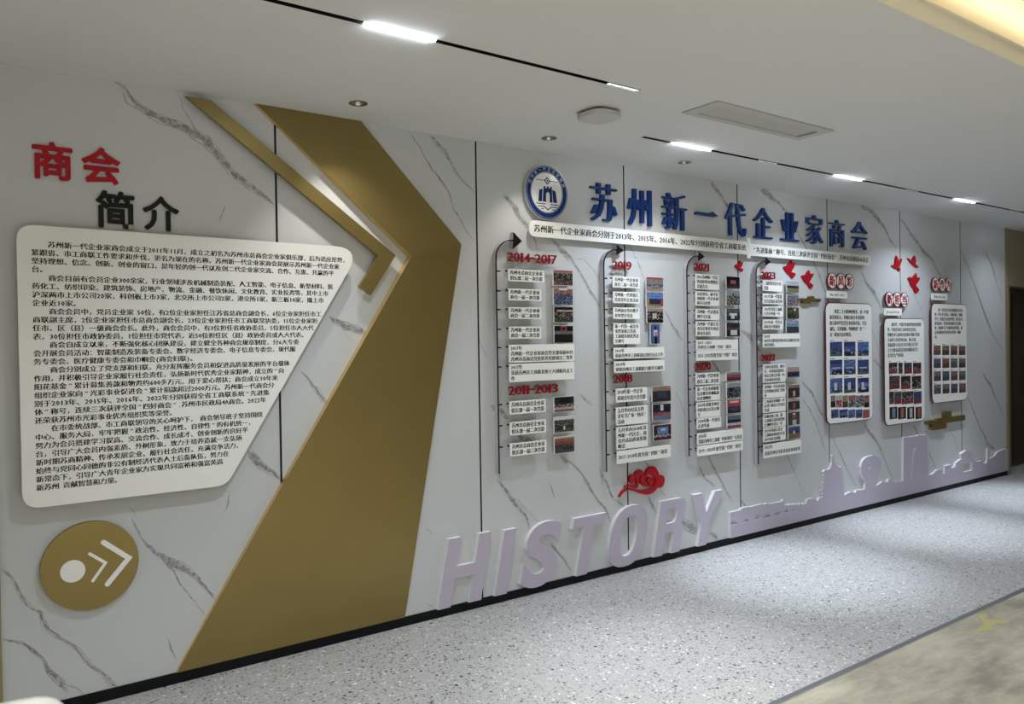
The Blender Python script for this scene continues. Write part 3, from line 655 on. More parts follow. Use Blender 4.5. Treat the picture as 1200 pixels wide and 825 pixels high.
for k, ch in enumerate('苏州新一代企业家商会'):
    a = math.radians(157-k*134/9); gv, gf = glyph(ch, 1); n = len(V); s = R*.15
    ux, uz = math.sin(a), -math.cos(a)                # reading direction, clockwise
    for p in gv:
        gx, gy = (p[0]-.5)*s, (p[1]-.38)*s
        V.append((cx+math.cos(a)*(R*.835+gy)+ux*gx, -.0288, cz+math.sin(a)*(R*.835+gy)+uz*gx))
    F += [tuple(q+n for q in f) for f in gf]
mesh('lettering', V, F, M['pale'], parent=t)
# two-piece white banner under the title
for nm, x0, x1, l0, l1, z0, z1, lab, txt, tx0, tw in (
    ('banner_strip', 2.968, 5.108, True, False, 2.203, 2.303, 'long white rounded strip with black text, from the emblem to the middle', '苏州新一代企业家商会分别于2013年、2015年、2016年、2022年分别获得全省工商联系统', 3.002, 2.056),
    ('banner_strip', 5.085, 6.819, False, True, 2.196, 2.288, 'white rounded strip with black text, right half under the title', '“先进集体”称号，连续三次获评全国“四好商会”.苏州市民政局4A商会', 5.131, 1.655)):
    o = thing(nm, lab, 'banner', ((x0+x1)/2, 0, z0), 'white text strips under the title')
    rl = .045; lp = rounded([(x0, z0), (x1, z0), (x1, z1), (x0, z1)], [rl if l0 else .004, rl if l1 else .012, rl if l1 else .012, rl if l0 else .004], 6)
    plate('panel', [lp], .03 if l0 else .032, .04 if l0 else .043, M['white'], parent=o, bevel=.001)
    for k in range(4):
        x = x0+.1+(x1-x0-.2)*k/3; box('standoff', x-.012, x+.012, -.033, 0, z0+.035, z0+.06, M['steel'], parent=o)
    sz = .05
    V, F = write_lines([txt], sz, tx0, (z0+z1)/2+sz*.53, sz, .0405 if l0 else .0435, widths=[tw], smear=.07)
    mesh('lettering', V, F, M['ink'], parent=o)
# scalloped end piece where the strips meet
o = plate('joint_plate', [rounded([(5.062, 2.175), (5.105, 2.175), (5.125, 2.25), (5.105, 2.33), (5.062, 2.33), (5.08, 2.25)], .012, 3)], .0405, .044, M['white'])
props(o, 'small curved white piece covering the joint of the two text strips', 'trim piece')

# ================================================================== TIMELINES
CARDS = {1: [
 ((2.800, 3.074, 1.923, 1.996), '苏州市总商会企业家|俱乐部二届一次合影'), ((2.800, 3.050, 1.809, 1.879), '苏州新一代企业家|商会一届一次合影'),
 ((2.800, 3.048, 1.698, 1.768), '苏州新一代企业家|商会一届二次合影'), ((2.800, 3.046, 1.578, 1.651), '苏州新一代企业家|商会一届三次合影'),
 ((2.797, 3.311, 1.434, 1.542), '2017年|苏州新一代企业家商会党支部荣获中共|苏州市总商会党委优秀党建项目二等奖'),
 ((2.797, 3.309, 1.318, 1.427), '2017年|荣获苏州市工商联系统十大创新亮点工|作'),
 ((2.795, 3.072, 1.124, 1.203), '苏州市总商会企业家|俱乐部一届一次合影'), ((2.795, 3.072, .998, 1.077), '苏州市总商会企业家|俱乐部一届二次合影'),
 ((2.795, 3.072, .872, .950), '苏州市总商会企业家|俱乐部一届三次合影')],
 2: [
 ((3.655, 3.903, 1.911, 1.984), '苏州新一代企业家|商会二届一次合影'), ((3.655, 3.901, 1.808, 1.884), '苏州新一代参加江|苏省青年企业活动'),
 ((3.655, 3.900, 1.703, 1.779), '苏州商会举办数字|化转型分享会'), ((3.655, 3.900, 1.534, 1.673), '新一代第一届会长|荣誉荣获江苏省|工商联系统优秀会|长称号'),
 ((3.654, 4.136, 1.437, 1.510), '2019年|荣获苏州市工商联基层组织亮点工作'), ((3.656, 4.137, 1.344, 1.420), '2019年|荣获苏州市工商联助力脱贫贡献奖'),
 ((3.668, 3.960, 1.147, 1.238), '2018年新一代企业|家商会年度大会合影'), ((3.668, 3.963, .993, 1.113), '五月举办纪念五四|青年节广场“快闪”|活动'),
 ((3.668, 3.962, .831, .982), '五月举办2018年苏|州新一代民企，商|会共话高质量发展|峰会'), ((3.670, 4.187, .737, .823), '2017-2018年度全国“四好”商会')],
 3: [
 ((4.472, 4.730, 1.922, 2.032), '2021苏州新一代走|进高校举办理想信|念报告会'), ((4.471, 4.729, 1.803, 1.907), '市委领导、秘书长|调研新一代企业调|研苏山投资'),
 ((4.470, 4.730, 1.701, 1.780), '苏州新一代走进深|圳学习交流'), ((4.470, 4.729, 1.581, 1.690), '苏州新一代和江苏|省青企联青年商会|联谊交流会'),
 ((4.471, 4.943, 1.481, 1.554), '2017—2021|苏州市工商联“四好”商会'), ((4.471, 4.943, 1.403, 1.478), '2021-2022年度全国“四好”商会'),
 ((4.461, 4.726, 1.228, 1.314), '苏州新一代企业家|商会二届二次合影'), ((4.461, 4.725, 1.109, 1.217), '新一代企业家联盟|信息教育参观临湖|历史博物馆'),
 ((4.463, 4.727, .990, 1.101), '2020年荣获苏州市|四好商会示范点称|号'), ((4.465, 4.735, .906, .986), '2020年新一代商会|走进华通'),
 ((4.468, 4.988, .792, .877), '2020年|荣获苏州市工商联“四好商会”示范点'), ((4.468, 4.986, .712, .785), '2019—2020年度全国“四好”商会')],
 4: [
 ((5.255, 5.502, 1.930, 2.014), '三届四次会员大会|合影'), ((5.253, 5.511, 1.828, 1.910), '2023年新一代联盟|会员招商走进苏州'),
 ((5.252, 5.510, 1.731, 1.809), '2023年省总工商联|走进苏州新一代'), ((5.250, 5.508, 1.629, 1.707), '2023年新一代企业|家走进大数据馆'),
 ((5.248, 5.735, 1.486, 1.594), '2023年|商会党支部荣获苏州市非公有制经济先进|基层党组织。'), ((5.246, 5.533, 1.211, 1.355), '苏州市委常委、秘书|长、市委统战部部长|同志主持召开新一代|会长和会员会议'),
 ((5.245, 5.532, 1.090, 1.198), '苏州新一代企业家商|会考察南京同仁堂商|业'), ((5.243, 5.530, .976, 1.084), '上海浦东参观新一代|走进门和北大学访问|交流'),
 ((5.241, 5.528, .860, .966), '积极协助上海、浙|江商联交流苏南管理|长潮峰会论坛”奖'), ((5.239, 5.526, .746, .854), '2022年荣获江苏省|工商联系统商会交流|对万向社北集团'),
 ((5.238, 5.737, .622, .728), '2022年|荣获苏州市光彩事业优秀组织奖')]}
def hexc(s):
    c = [(int(s[i:i+2], 16)/255)**2.2 for i in (0, 2, 4)]; g_ = sum(c)/3
    return tuple((v*.66+g_*.34)*.82 for v in c)
PH = {1: [
 ((3.155, 3.316, 1.909, 2.008), [(.12, 'b02030'), (.10, '8a7a6a'), (.66, '2a2422', 'b09a88', .25), (.12, '9a2838')], [], 'group portrait under a red banner'),
 ((3.154, 3.315, 1.787, 1.893), [(.16, '8c7440'), (.2, '9c4030', 'c0a090', .3), (.64, '27335c', 'a0b0d8', .25)], [(.3, .0, .7, .12, 'd8dce0')], 'navy-clad crowd in a bright hall'),
 ((3.157, 3.315, 1.677, 1.777), [(.2, '221c1e'), (.12, 'c08078', 'f0e0d8', .4), (.5, '1e1a1c', 'c8b8b0', .25), (.18, '3a3a40')], [(.0, 0, .12, .4, '101014')], 'dark group portrait with a pink sign'),
 ((3.155, 3.313, 1.547, 1.658), [(.3, '14141a'), (.18, '6a6a6e'), (.52, '1a191b', '3c3a3c', .2)], [(.32, .02, .68, .34, 'a03038'), (.4, .08, .6, .26, '181a20')], 'dark stage with a round sign'),
 ((3.147, 3.312, 1.113, 1.210), [(.5, '30343c', '16181c', .3), (.22, '2a2426', 'd0b8b0', .5), (.12, 'c89aa0'), (.16, '6a6468')], [(.25, .1, .8, .42, '15171c')], 'grey hall photo with seated rows'),
 ((3.144, 3.310, .984, 1.084), [(.2, 'd8dcd8'), (.66, '23261e', 'a8a898', .25), (.14, '5a564a')], [(.45, .6, .56, .85, 'e8e8e4')], 'outdoor group under a white sky'),
 ((3.145, 3.310, .853, .958), [(.12, 'c8b898'), (.16, 'a86a30', '6a3a20', .4), (.2, '8a4038'), (.32, '2c2a36', '907870', .2), (.2, '4a4a5a')], [], 'crowd in a red carpeted room')],
 2: [
 ((3.977, 4.146, 1.894, 1.994), [(.14, 'b82038'), (.36, '8a8684', '5a5656', .3), (.3, '343a5a', 'c8c8d8', .35), (.2, 'a88a68')], [], 'portrait with a red banner along the top'),
 ((3.976, 4.145, 1.788, 1.890), [(.45, '2f6fc0', '80b8f0', .25), (.4, '20253a', '3c5078', .3), (.15, 'a07850')], [(.0, .3, .15, 1, 'a88058'), (.84, .5, 1, 1, 'b02848')], 'dark figures before a bright blue screen'),
 ((3.981, 4.143, 1.677, 1.780), [(.2, 'a89080'), (.6, '241e20', 'd8c8b8', .25), (.2, '181618')], [(.35, .35, .6, .7, 'c8c0b0')], 'dim room with white lit papers'),
 ((4.012, 4.105, 1.531, 1.670), [(1, '2f5fb0', '28509c', .3)], [(.42, .08, .62, .3, '20180f'), (.34, .3, .74, .62, 'e0d0c8'), (.45, .42, .66, .62, 'd84838'), (.42, .66, .72, 1, '16161c')], 'tall blue portrait of one standing person'),
 ((4.021, 4.209, 1.126, 1.238), [(.28, 'b08a68', '7a5038', .3), (.72, '4a3028', '2a1c1a', .3)], [(.25, .35, .8, .75, '2c406c')], 'brown hall around a blue screen'),
 ((4.023, 4.207, .996, 1.113), [(.5, '1c2c34'), (.22, '902030', 'e07070', .35), (.28, '6474a0')], [(.42, .05, .6, .42, 'd8dce0')], 'red figures dancing before a white shape'),
 ((4.029, 4.208, .858, .968), [(.15, '50282c'), (.5, '402428'), (.15, '302028', 'e8e8ec', .6), (.2, '58202c')], [(.22, .15, .85, .6, '4c80c0'), (.4, .25, .65, .4, 'b8d0f0')], 'pale blue screen in a dark red hall')],
 3: [
 ((4.828, 4.986, 1.935, 2.030), [(.3, '0c0c12'), (.3, '14121a'), (.2, '3c1c20'), (.2, '4a4048')], [(.28, .3, .72, .62, 'b84a58')], 'black stage with a red screen'),
 ((4.826, 4.984, 1.810, 1.926), [(.35, '9a9ca2', '707880', .3), (.65, '181a24', 'd8c8a8', .35)], [(.4, .22, .6, .42, '2c4c88')], 'people round a pale table'),
 ((4.823, 4.984, 1.695, 1.791), [(.35, '5c6068'), (.4, '23252e', '8a8e98', .2), (.25, '34363e')], [(.2, .38, .8, .6, 'd8dce4'), (.35, .6, .6, .85, 'e4e8f0')], 'grey room with white table'),
 ((4.821, 4.982, 1.575, 1.684), [(.35, '23252c', '4a4c54', .3), (.2, '50303a', 'b05060', .4), (.45, '1e2028')], [(.3, .55, .78, .9, 'd8d8e0')], 'dark ceiling above a white table'),
 ((4.815, 4.986, 1.240, 1.310), [(.3, '8a8a8c'), (.35, '8c3440', 'c07080', .3), (.35, '602430')], [], 'grey photo with dark red row'),
 ((4.817, 4.983, 1.113, 1.228), [(.3, '8c9096', 'c8ccd0', .3), (.7, '1c1c20', 'b0b0b4', .28)], [], 'black figures on pale floor'),
 ((4.820, 4.981, .996, 1.103), [(.5, 'b82030'), (.28, '23344c', '88a0b8', .2), (.22, '48202a')], [(.15, .1, .85, .24, 'f0c0c0')], 'large red banner over a dark row'),
 ((4.818, 4.979, .885, .984), [(.35, '5c7088'), (.25, '263038'), (.2, 'c8ccd0', '706870', .3), (.2, '98283a')], [], 'grey-blue hall with red floor')],
 4: [
 ((5.581, 5.744, 1.923, 2.022), [(.42, 'a8b4c8', 'b8c4d4', .3), (.16, '2a3028'), (.42, '80804a')], [], 'olive field under a pale sky'),
 ((5.579, 5.742, 1.815, 1.912), [(.15, '5c88c0'), (.85, '2c3450', 'd8c8c8', .35)], [(.45, .2, .7, .5, 'b04048')], 'blue crowd with a red figure'),
 ((5.577, 5.740, 1.712, 1.808), [(1, '14120f', 'b89868', .25)], [(.6, .12, .76, .3, 'f0ead8')], 'black photo with small golden lights'),
 ((5.568, 5.738, 1.598, 1.704), [(.5, '4c78a8', 'b0c8e0', .3), (.5, '1c2834', '58707c', .3)], [(.1, .15, .7, .22, 'd0e0f0')], 'blue hall with bright ceiling lines'),
 ((5.570, 5.739, 1.234, 1.327), [(.25, 'b0a0a0'), (.18, 'c88888'), (.45, '1e2848', '6c7898', .2), (.12, '88808c')], [], 'navy group below a pink sign'),
 ((5.577, 5.739, 1.074, 1.181), [(.25, '8c7868'), (.75, '33241f', '806450', .25)], [(.42, .5, .62, .9, 'c8b0a0')], 'long brown dining room'),
 ((5.575, 5.738, .974, 1.062), [(.2, 'a09890'), (.8, '20282a', '56685c', .25)], [(.42, .35, .64, .85, 'c82838')], 'single red figure among dark ones'),
 ((5.573, 5.736, .851, .960), [(.6, '36403c', '687068', .3), (.4, '484c50')], [(.38, .08, .66, .5, 'b83848'), (.4, .1, .64, .2, 'e8e8e8'), (.38, .62, .7, .98, 'c0c4c8')], 'red sign in a grey room'),
 ((5.576, 5.739, .740, .841), [(.38, '34488c'), (.12, '20202c'), (.5, '7c5c3c', 'a88850', .3)], [(.42, .35, .56, .62, 'e0e0e0')], 'blue screen over a brown floor')]}
def picture_mesh(name, x0, x1, z0, z1, d, bands, rects, parent, nx=24, ny=20, seed=0):
    rnd = random.Random(seed)
    V = [(x0+(x1-x0)*i/nx, -d, z0+(z1-z0)*j/ny) for j in range(ny+1) for i in range(nx+1)]
    F = [(j*(nx+1)+i, j*(nx+1)+i+1, (j+1)*(nx+1)+i+1, (j+1)*(nx+1)+i) for j in range(ny) for i in range(nx)]
    o = mesh(name, V, F, M['print'], parent=parent)
    ca = o.data.color_attributes.new('print', 'FLOAT_COLOR', 'CORNER')
    vals = []
    for j in range(ny):
        tj = 1-(j+.5)/ny
        for i in range(nx):
            ti = (i+.5)/nx; acc = 0; c = hexc(bands[-1][1])
            for bd in bands:
                acc += bd[0]
                if tj <= acc+1e-6:
                    c = hexc(bd[1])
                    if len(bd) > 2 and rnd.random() < bd[3]*.9:
                        e = hexc(bd[2]); c = tuple(.3*p+.7*q for p, q in zip(c, e))
                    break
            for (a, b0, a1, b1, cc) in rects:
                if a <= ti <= a1 and b0 <= tj <= b1: c = hexc(cc)
            k = .88+.24*rnd.random()
            vals += [c[0]*k, c[1]*k, c[2]*k, 1]*4
    ca.data.foreach_set('color', vals)
    return o
COLNAME = {1: ['2014–2017', '2011–2013'], 2: ['2019', '2018'], 3: ['2021', '2020'], 4: ['2023', '2022']}
SPLIT = {1: (6, 4), 2: (6, 4), 3: (6, 4), 4: (5, 4)}          # cards and photos under the upper heading
NTH = ['first', 'second', 'third', 'fourth', 'fifth', 'sixth', 'seventh', 'eighth']
WIDE = {(1, 4): 'wide three-line white card under the dark stage photo with a round sign', (1, 5): 'wide white card whose last line holds one single character',
        (2, 4): 'wide white card just below the tall blue portrait', (2, 5): 'wide two-line white card halfway down the second timeline, lower of its two neighbours', (2, 9): 'wide single-line white card above the red swirling cloud',
        (3, 4): 'wide white two-line card under the photo with dark ceiling and white table', (3, 5): 'wide single-line white card directly above the red 2020 heading',
        (3, 10): 'wide white two-line card under the grey-blue hall with red floor', (3, 11): 'wide single-line white card at the foot of the third timeline',
        (4, 4): 'wide white three-line card above the red 2022 heading', (4, 10): 'wide white card at the foot of the rightmost timeline, above the pagoda outline'}
ARROW = {1: 'thin black upright line with arrowhead nearest the large gold arrow', 2: 'thin black upright line whose arrowhead touches the slab joint under the emblem strip',
         3: 'thin black upright line and arrowhead between the blue portrait column and the smallest dove', 4: 'rightmost thin black upright line and arrowhead, left of two red doves'}
TL = {1: (2.716, .776, 2.909), 2: (3.580, .695, 3.763), 3: (4.385, .719, 4.576), 4: (5.178, .582, 5.364)}
for c in (1, 2, 3, 4):
    px, zb, tip = TL[c]; zt = 2.168 if c == 1 else 2.160; hh = .05 if c == 1 else .034; r = tip-.06-px-.02
    # arrow: vertical post, quarter bend, arrowhead
    hw = .0032; cxx, czz = px+r, zt-r
    out = [(px+hw, zb)]
    out += [(cxx-(r-hw)*math.cos(a*math.pi/20), czz+(r-hw)*math.sin(a*math.pi/20)) for a in range(0, 11)]
    out += [(tip-.064, zt-hw*1.8), (tip-.068, zt-hh), (tip, zt), (tip-.062, zt+hh), (tip-.062, zt+hw*1.8)]
    out += [(cxx-(r+hw)*math.cos(a*math.pi/20), czz+(r+hw)*math.sin(a*math.pi/20)) for a in range(10, -1, -1)]
    out += [(px-hw, zb)]
    t = thing('timeline_arrow', ARROW[c], 'wall decoration', (px, 0, zb), 'timeline arrows')
    plate('shaft', [ccw(out)], .036, .042, M['black'], parent=t)
    V, F = plate_vf([ccw(out)], .006, .036); mesh('side', V, F, M['postside'], parent=t)
    for z in (zb+.1, (zb+zt)/2, zt-.3): box('standoff', px-.003, px+.003, -.017, 0, z-.004, z+.004, M['postside'], parent=t)
    for (x0, x1, z0, z1), txt in CARDS[c]:
        zk = z1-.016
        box('tick', px+hw, px+.028, -.042, -.032, zk-.004, zk+.004, M['black'], parent=t)
    for i, ((x0, x1, z0, z1), txt) in enumerate(CARDS[c]):
        zk = z1-.016
        hi_ = 0 if i < SPLIT[c][0] else 1; k = i if hi_ == 0 else i-SPLIT[c][0]
        pj = i if i < 4 else {1: {6: 4, 7: 5, 8: 6}, 2: {6: 4, 7: 5, 8: 6}, 3: {6: 4, 7: 5, 8: 6, 9: 7}, 4: {5: 4, 6: 5, 7: 6, 8: 7, 9: 8}}[c].get(i)
        lab = f'white caption card left of the photo showing a {PH[c][pj][3]}' if pj is not None else WIDE[(c, i)]
        lab = ' '.join(lab.split()[:16])
        o = thing('caption_card', lab, 'card', ((x0+x1)/2, 0, z0), 'white caption cards of the timelines')
        plate('panel', [rrect(x0, x1, z0, z1, .008, 2)], .038, .045, M['card'], parent=o)
        box('standoff', x0+.03, x1-.03, -.0385, 0, (z0+z1)/2-.008, (z0+z1)/2+.008, M['steel'], parent=o)
        V, F = boxvf(x0-.018, x0-.009, -.046, -.037, zk-.001, zk+.009); mesh('dot', V, F, M['ink'], parent=o)
        V, F = boxvf(x0-.012, x0+.004, -.042, -.039, zk+.001, zk+.004); mesh('link', V, F, M['ink'], parent=o)
        lines = txt.split('|'); n = len(lines); wmax = max(line_width(s) for s in lines)
        pitch = (z1-z0-.008)/max(n, 1.6); sz = min(pitch*.86, .033); xs = min(1.0, (x1-x0-.024)/(wmax*sz))
        if n >= 2 and wmax > 7: xs = (x1-x0-.024)/(wmax*sz)
        xs = min(xs, 1.15)
        zt_ = z1-.006 if n > 1 else (z0+z1)/2+sz*.5
        V, F = write_lines(lines, sz, x0+.012, zt_, pitch, .0454, xscale=xs, smear=.085)
        mesh('lettering', V, F, M['ink'], parent=o)
    for i, ((x0, x1, z0, z1), bands, rects, desc) in enumerate(PH[c]):
        hi_ = 0 if i < SPLIT[c][1] else 1; k = i if hi_ == 0 else i-SPLIT[c][1]
        o = thing('photo_print', f'photo print of {desc}, beside the {COLNAME[c][hi_]} cards', 'photo', ((x0+x1)/2, 0, z0), 'small photo prints of the timelines')
        box('panel', x0, x1, -.034, -.026, z0, z1, M['card'], parent=o)
        box('standoff', (x0+x1)/2-.02, (x0+x1)/2+.02, -.0265, 0, (z0+z1)/2-.02, (z0+z1)/2+.02, M['steel'], parent=o)
        picture_mesh('picture', x0+.002, x1-.002, z0+.002, z1-.002, .0345, bands, rects, o, seed=c*50+i)
YL = {'2014–2017': 'wide raised red year range under the arrowhead nearest the gold arrow', '2011–2013': 'wide raised red year range lower down, halfway along the first timeline',
      '2019': 'red year number crossing a slab joint, under the second arrowhead', '2018': 'red year number crossing a slab joint, lower on the second timeline',
      '2021': 'red year number under the third arrowhead, left of the smallest dove', '2020': 'red year number lower down, halfway along the third timeline',
      '2023': 'rightmost upper red year number, under the last arrowhead', '2022': 'rightmost lower red year number, halfway along the last timeline'}
for c, s, (x0, x1, z0, z1) in ((1, '2014–2017', (2.803, 3.191, 2.043, 2.098)), (1, '2011–2013', (2.796, 3.184, 1.238, 1.293)), (2, '2019', (3.665, 3.843, 2.034, 2.088)),
                               (2, '2018', (3.659, 3.837, 1.276, 1.330)), (3, '2021', (4.474, 4.642, 2.056, 2.112)), (3, '2020', (4.470, 4.643, 1.332, 1.388)),
                               (4, '2023', (5.253, 5.434, 2.026, 2.082)), (4, '2022', (5.242, 5.421, 1.381, 1.433))):
    o = thing('year_heading', YL[s], 'numerals', ((x0+x1)/2, 0, z0), 'red year headings')
    wd = [.70 if ch == '–' else (.60 if ch == '1' else 1.0) for ch in s]; tot = sum(wd); x = x0
    for ch, w_ in zip(s, wd):
        a, b_ = x, x+w_/tot*(x1-x0); x = b_; g_ = .0035
        if ch == '–': V, F = boxvf(a+.002, b_-.002, -.034, -.026, z0+.024, z0+.033)
        else: V, F = letter_vf(ch, a+g_*(2 if ch == '1' else .6), b_-g_*(2 if ch == '1' else .6), z0, z1, .026, .034, off=.006, res=3)
        d_ = mesh('numeral' if ch != '–' else 'dash', V, F, M['numeral'], parent=o)
    for k in range(len(s)):
        x = x0+(k+.5)/len(s)*(x1-x0)
    box('standoff', x0+.02, x1-.02, -.0245, 0, (z0+z1)/2-.003, (z0+z1)/2+.003, M['steel'], parent=o)

# ================================================================== POSTERS AT THE RIGHT
PA = (6.112, 6.838, .817, 1.857); PB = (7.042, 7.772, .738, 1.729); PC = (7.920, 8.650, .892, 1.882)
def qpic(rows): return rows
PICS = {
 'A': [[(6.168, 6.354, 1.397, 1.521), (6.381, 6.561, 1.394, 1.519), (6.596, 6.776, 1.390, 1.516)], [(6.165, 6.352, 1.238, 1.366), (6.378, 6.559, 1.234, 1.363), (6.593, 6.773, 1.228, 1.358)],
       [(6.163, 6.350, 1.080, 1.209), (6.376, 6.557, 1.074, 1.203), (6.591, 6.771, 1.066, 1.196)],
       [(6.172, 6.242, .962, 1.063), (6.250, 6.340, .957, 1.059), (6.348, 6.435, .951, 1.054), (6.442, 6.555, .946, 1.049), (6.560, 6.690, .939, 1.043), (6.694, 6.776, .931, 1.037)],
       [(6.176, 6.288, .869, .942), (6.296, 6.430, .862, .935), (6.437, 6.548, .853, .926), (6.555, 6.660, .845, .919), (6.667, 6.779, .837, .912)]],
 'B': [[(7.113, 7.264, 1.215, 1.317), (7.282, 7.360, 1.210, 1.313), (7.385, 7.530, 1.206, 1.310), (7.548, 7.706, 1.200, 1.305)], [(7.118, 7.305, 1.071, 1.194), (7.326, 7.504, 1.062, 1.186), (7.524, 7.703, 1.054, 1.179)],
       [(7.115, 7.200, .935, 1.050), (7.205, 7.330, .929, 1.045), (7.335, 7.550, .921, 1.037), (7.555, 7.708, .912, 1.029)], [(7.120, 7.256, .796, .907), (7.268, 7.414, .786, .898), (7.434, 7.566, .776, .888), (7.590, 7.706, .766, .880)]],
 'C': [[(7.950+.174*k, 8.092+.174*k, z-.004*k, z+.094-.004*k) for k in range(4)] for z in (1.371, 1.242, 1.114, .986)]}
BLUES = [[(.5, '1c3f94', '3a68c0', .3), (.25, '12285c', '6c88b0', .3), (.25, '56606c')], [(.3, '1a3580'), (.4, '2450a8', '88a8e0', .2), (.3, '142850', 'c8d0e8', .2)], [(.6, '2c62b8', '78b0e8', .2), (.4, '163a70', 'a8c0d8', .25)]]
DARKR = [[(.4, '2a1c20', '9a8078', .2), (.3, '403034', 'c8b8b0', .3), (.3, '982838')], [(.3, '4c2428'), (.7, '1e1c22', 'b8a8a0', .3)], [(.5, '382c30', '80707c', .3), (.5, '8c2c38', '2c2024', .3)]]
MIXED = [[(.5, '985244', 'c08c78', .2), (.5, '6c4848', '40343c', .3)], [(.4, '7c8088'), (.6, '4a5058', '90989c', .3)], [(.5, '80605a', 'a89088', .3), (.5, '4c4448')], [(.5, '506480'), (.5, '343e54', '607090', .3)]]
TXT = {'A': ['　　聚焦二十大精神的要求，进一步提', '振发展信心，积极弘扬企业家精神，', '展示新时代民营企业家新风采。守法', '诚信，义利兼顾，争做构建“亲”“', '清”政商关系的典范。'],
       'B': ['　　新时代，中国企业家始终保持家国情', '怀，中国企业家主动承担社会责任。', '积极投身公益慈善事业和乡村振兴发展', '主动参与光彩事业活动，热心公益', '发展成果与社会共享充分展示为己任', '主力为推动高质量发展贡献新商会力', '量为民生产业发展。'],
       'C': ['　　新一代民营企业家积极投身实业，', '新一代人不忘初心，砥砺前行，积极', '作为，成就企业发展梦想。坚定信心，', '踏浪而来，坚持科技创新自主发展，', '敢，积极参与产业链的高质量投，推', '动苏州新时代民营经济的第一梯队', '者。']}
for key, (x0, x1, z0, z1), lab, tz in (('A', PA, 'tall white rounded poster with mostly blue pictures, left of the three', 1.800), ('B', PB, 'tall white rounded poster with dark red pictures, middle and lowest of the three', 1.690),
                                   ('C', PC, 'tall white rounded poster with four rows of small mixed pictures, rightmost', 1.834)):
    o = thing('poster', lab, 'poster', ((x0+x1)/2, 0, z0), 'three tall rounded posters')
    plate('rim', [rrect(x0, x1, z0, z1, .075, 6)], .028, .037, M['darkred'], parent=o)
    plate('panel', [rrect(x0+.007, x1-.007, z0+.007, z1-.007, .069, 6)], .036, .040, M['card'], parent=o)
    for x in (x0+.12, x1-.12):
        for z in (z0+.12, z1-.12): box('standoff', x-.012, x+.012, -.029, 0, z-.012, z+.012, M['steel'], parent=o)
    n = len(TXT[key]); pitch = .0495 if key == 'A' else .0475 if key == 'B' else .0445; wmax = max(line_width(s) for s in TXT[key]); sz = .039 if key != 'C' else .036
    V, F = write_lines(TXT[key], sz, x0+.056, tz, pitch, .0404, xscale=(x1-x0-.115)/(wmax*sz), smear=.08)
    mesh('lettering', V, F, M['ink'], parent=o)
    caps = []
    rnd = random.Random(ord(key))
    for ri, row in enumerate(PICS[key]):
        for ci, (a, b_, c0, c1) in enumerate(row):
            if key == 'A':
                if ri < 3: bands = BLUES[(ri+ci) % 3]
                elif ri == 4: bands = BLUES[ci % 3] if ci < 4 else [(1, 'b03838', 'e08878', .25)]
                else: bands = [[(.5, '8c8478'), (.5, '24242c')], [(.4, 'c8c0b8'), (.6, 'b03438', 'e8d8d0', .3)], [(.5, 'b89860', '3c3428', .4), (.5, '604838')], [(.4, 'b05a50'), (.6, '50505c', 'd8d8d8', .3)], [(1, '38404c', 'd0d4d8', .4)], [(.6, '8c3434', 'c8b8a8', .3), (.4, '302828')]][ci]
                rects = [(.35, .35, .6, .75, 'c8d0dc')] if ri == 2 else ([(.2, .5, .8, .62, 'a8c0e0')] if ri == 1 else [])
            elif key == 'B':
                bands = DARKR[(ri*2+ci) % 3]; rects = []
                if ri == 2 and ci == 3: bands = [(.5, '2c3c88'), (.5, '8c2834', '303c70', .3)]
                if ri == 3: bands = [(1, '221e22', '4c4448', .2)]; rects = [(.3, .15, .75, .85, ['7090c0', 'c86048', 'c8c8c4', 'c85038'][ci])]
            else:
                bands = MIXED[(ri*3+ci*(1 if ri else 2)) % 4]; rects = []
            picture_mesh('picture', a, b_, c0, c1, .0405, bands, rects, o, 12, 10, seed=ri*9+ci+ord(key))
            if not (key == 'A' and ri > 2) and not (key == 'B' and ri > 2):
                w_ = (b_-a)*rnd.uniform(.25, .5); caps.append([(a, c1+.008), (a+w_, c1+.008), (a+w_, c1+.013), (a, c1+.013)])
    V, F = join([([(p[0], -.0404, p[1]) for p in q], [(0, 1, 2, 3)]) for q in caps])
    mesh('caption_line', V, F, M['ink'], parent=o)
HD = {'A': ('新风彩', [(6.231, 2.043), (6.360, 2.043), (6.492, 2.043)], (6.136, 6.440, 1.895, 1.955), 'New style color', 'left'),
      'B': ('新担当', [(7.160, 1.904), (7.290, 1.903), (7.421, 1.902)], (7.044, 7.354, 1.754, 1.820), 'New responsibilities', 'middle'),
      'C': ('新作为', [(8.026, 2.070), (8.158, 2.070), (8.290, 2.070)], (7.929, 8.241, 1.913, 1.980), 'New Action', 'right')}
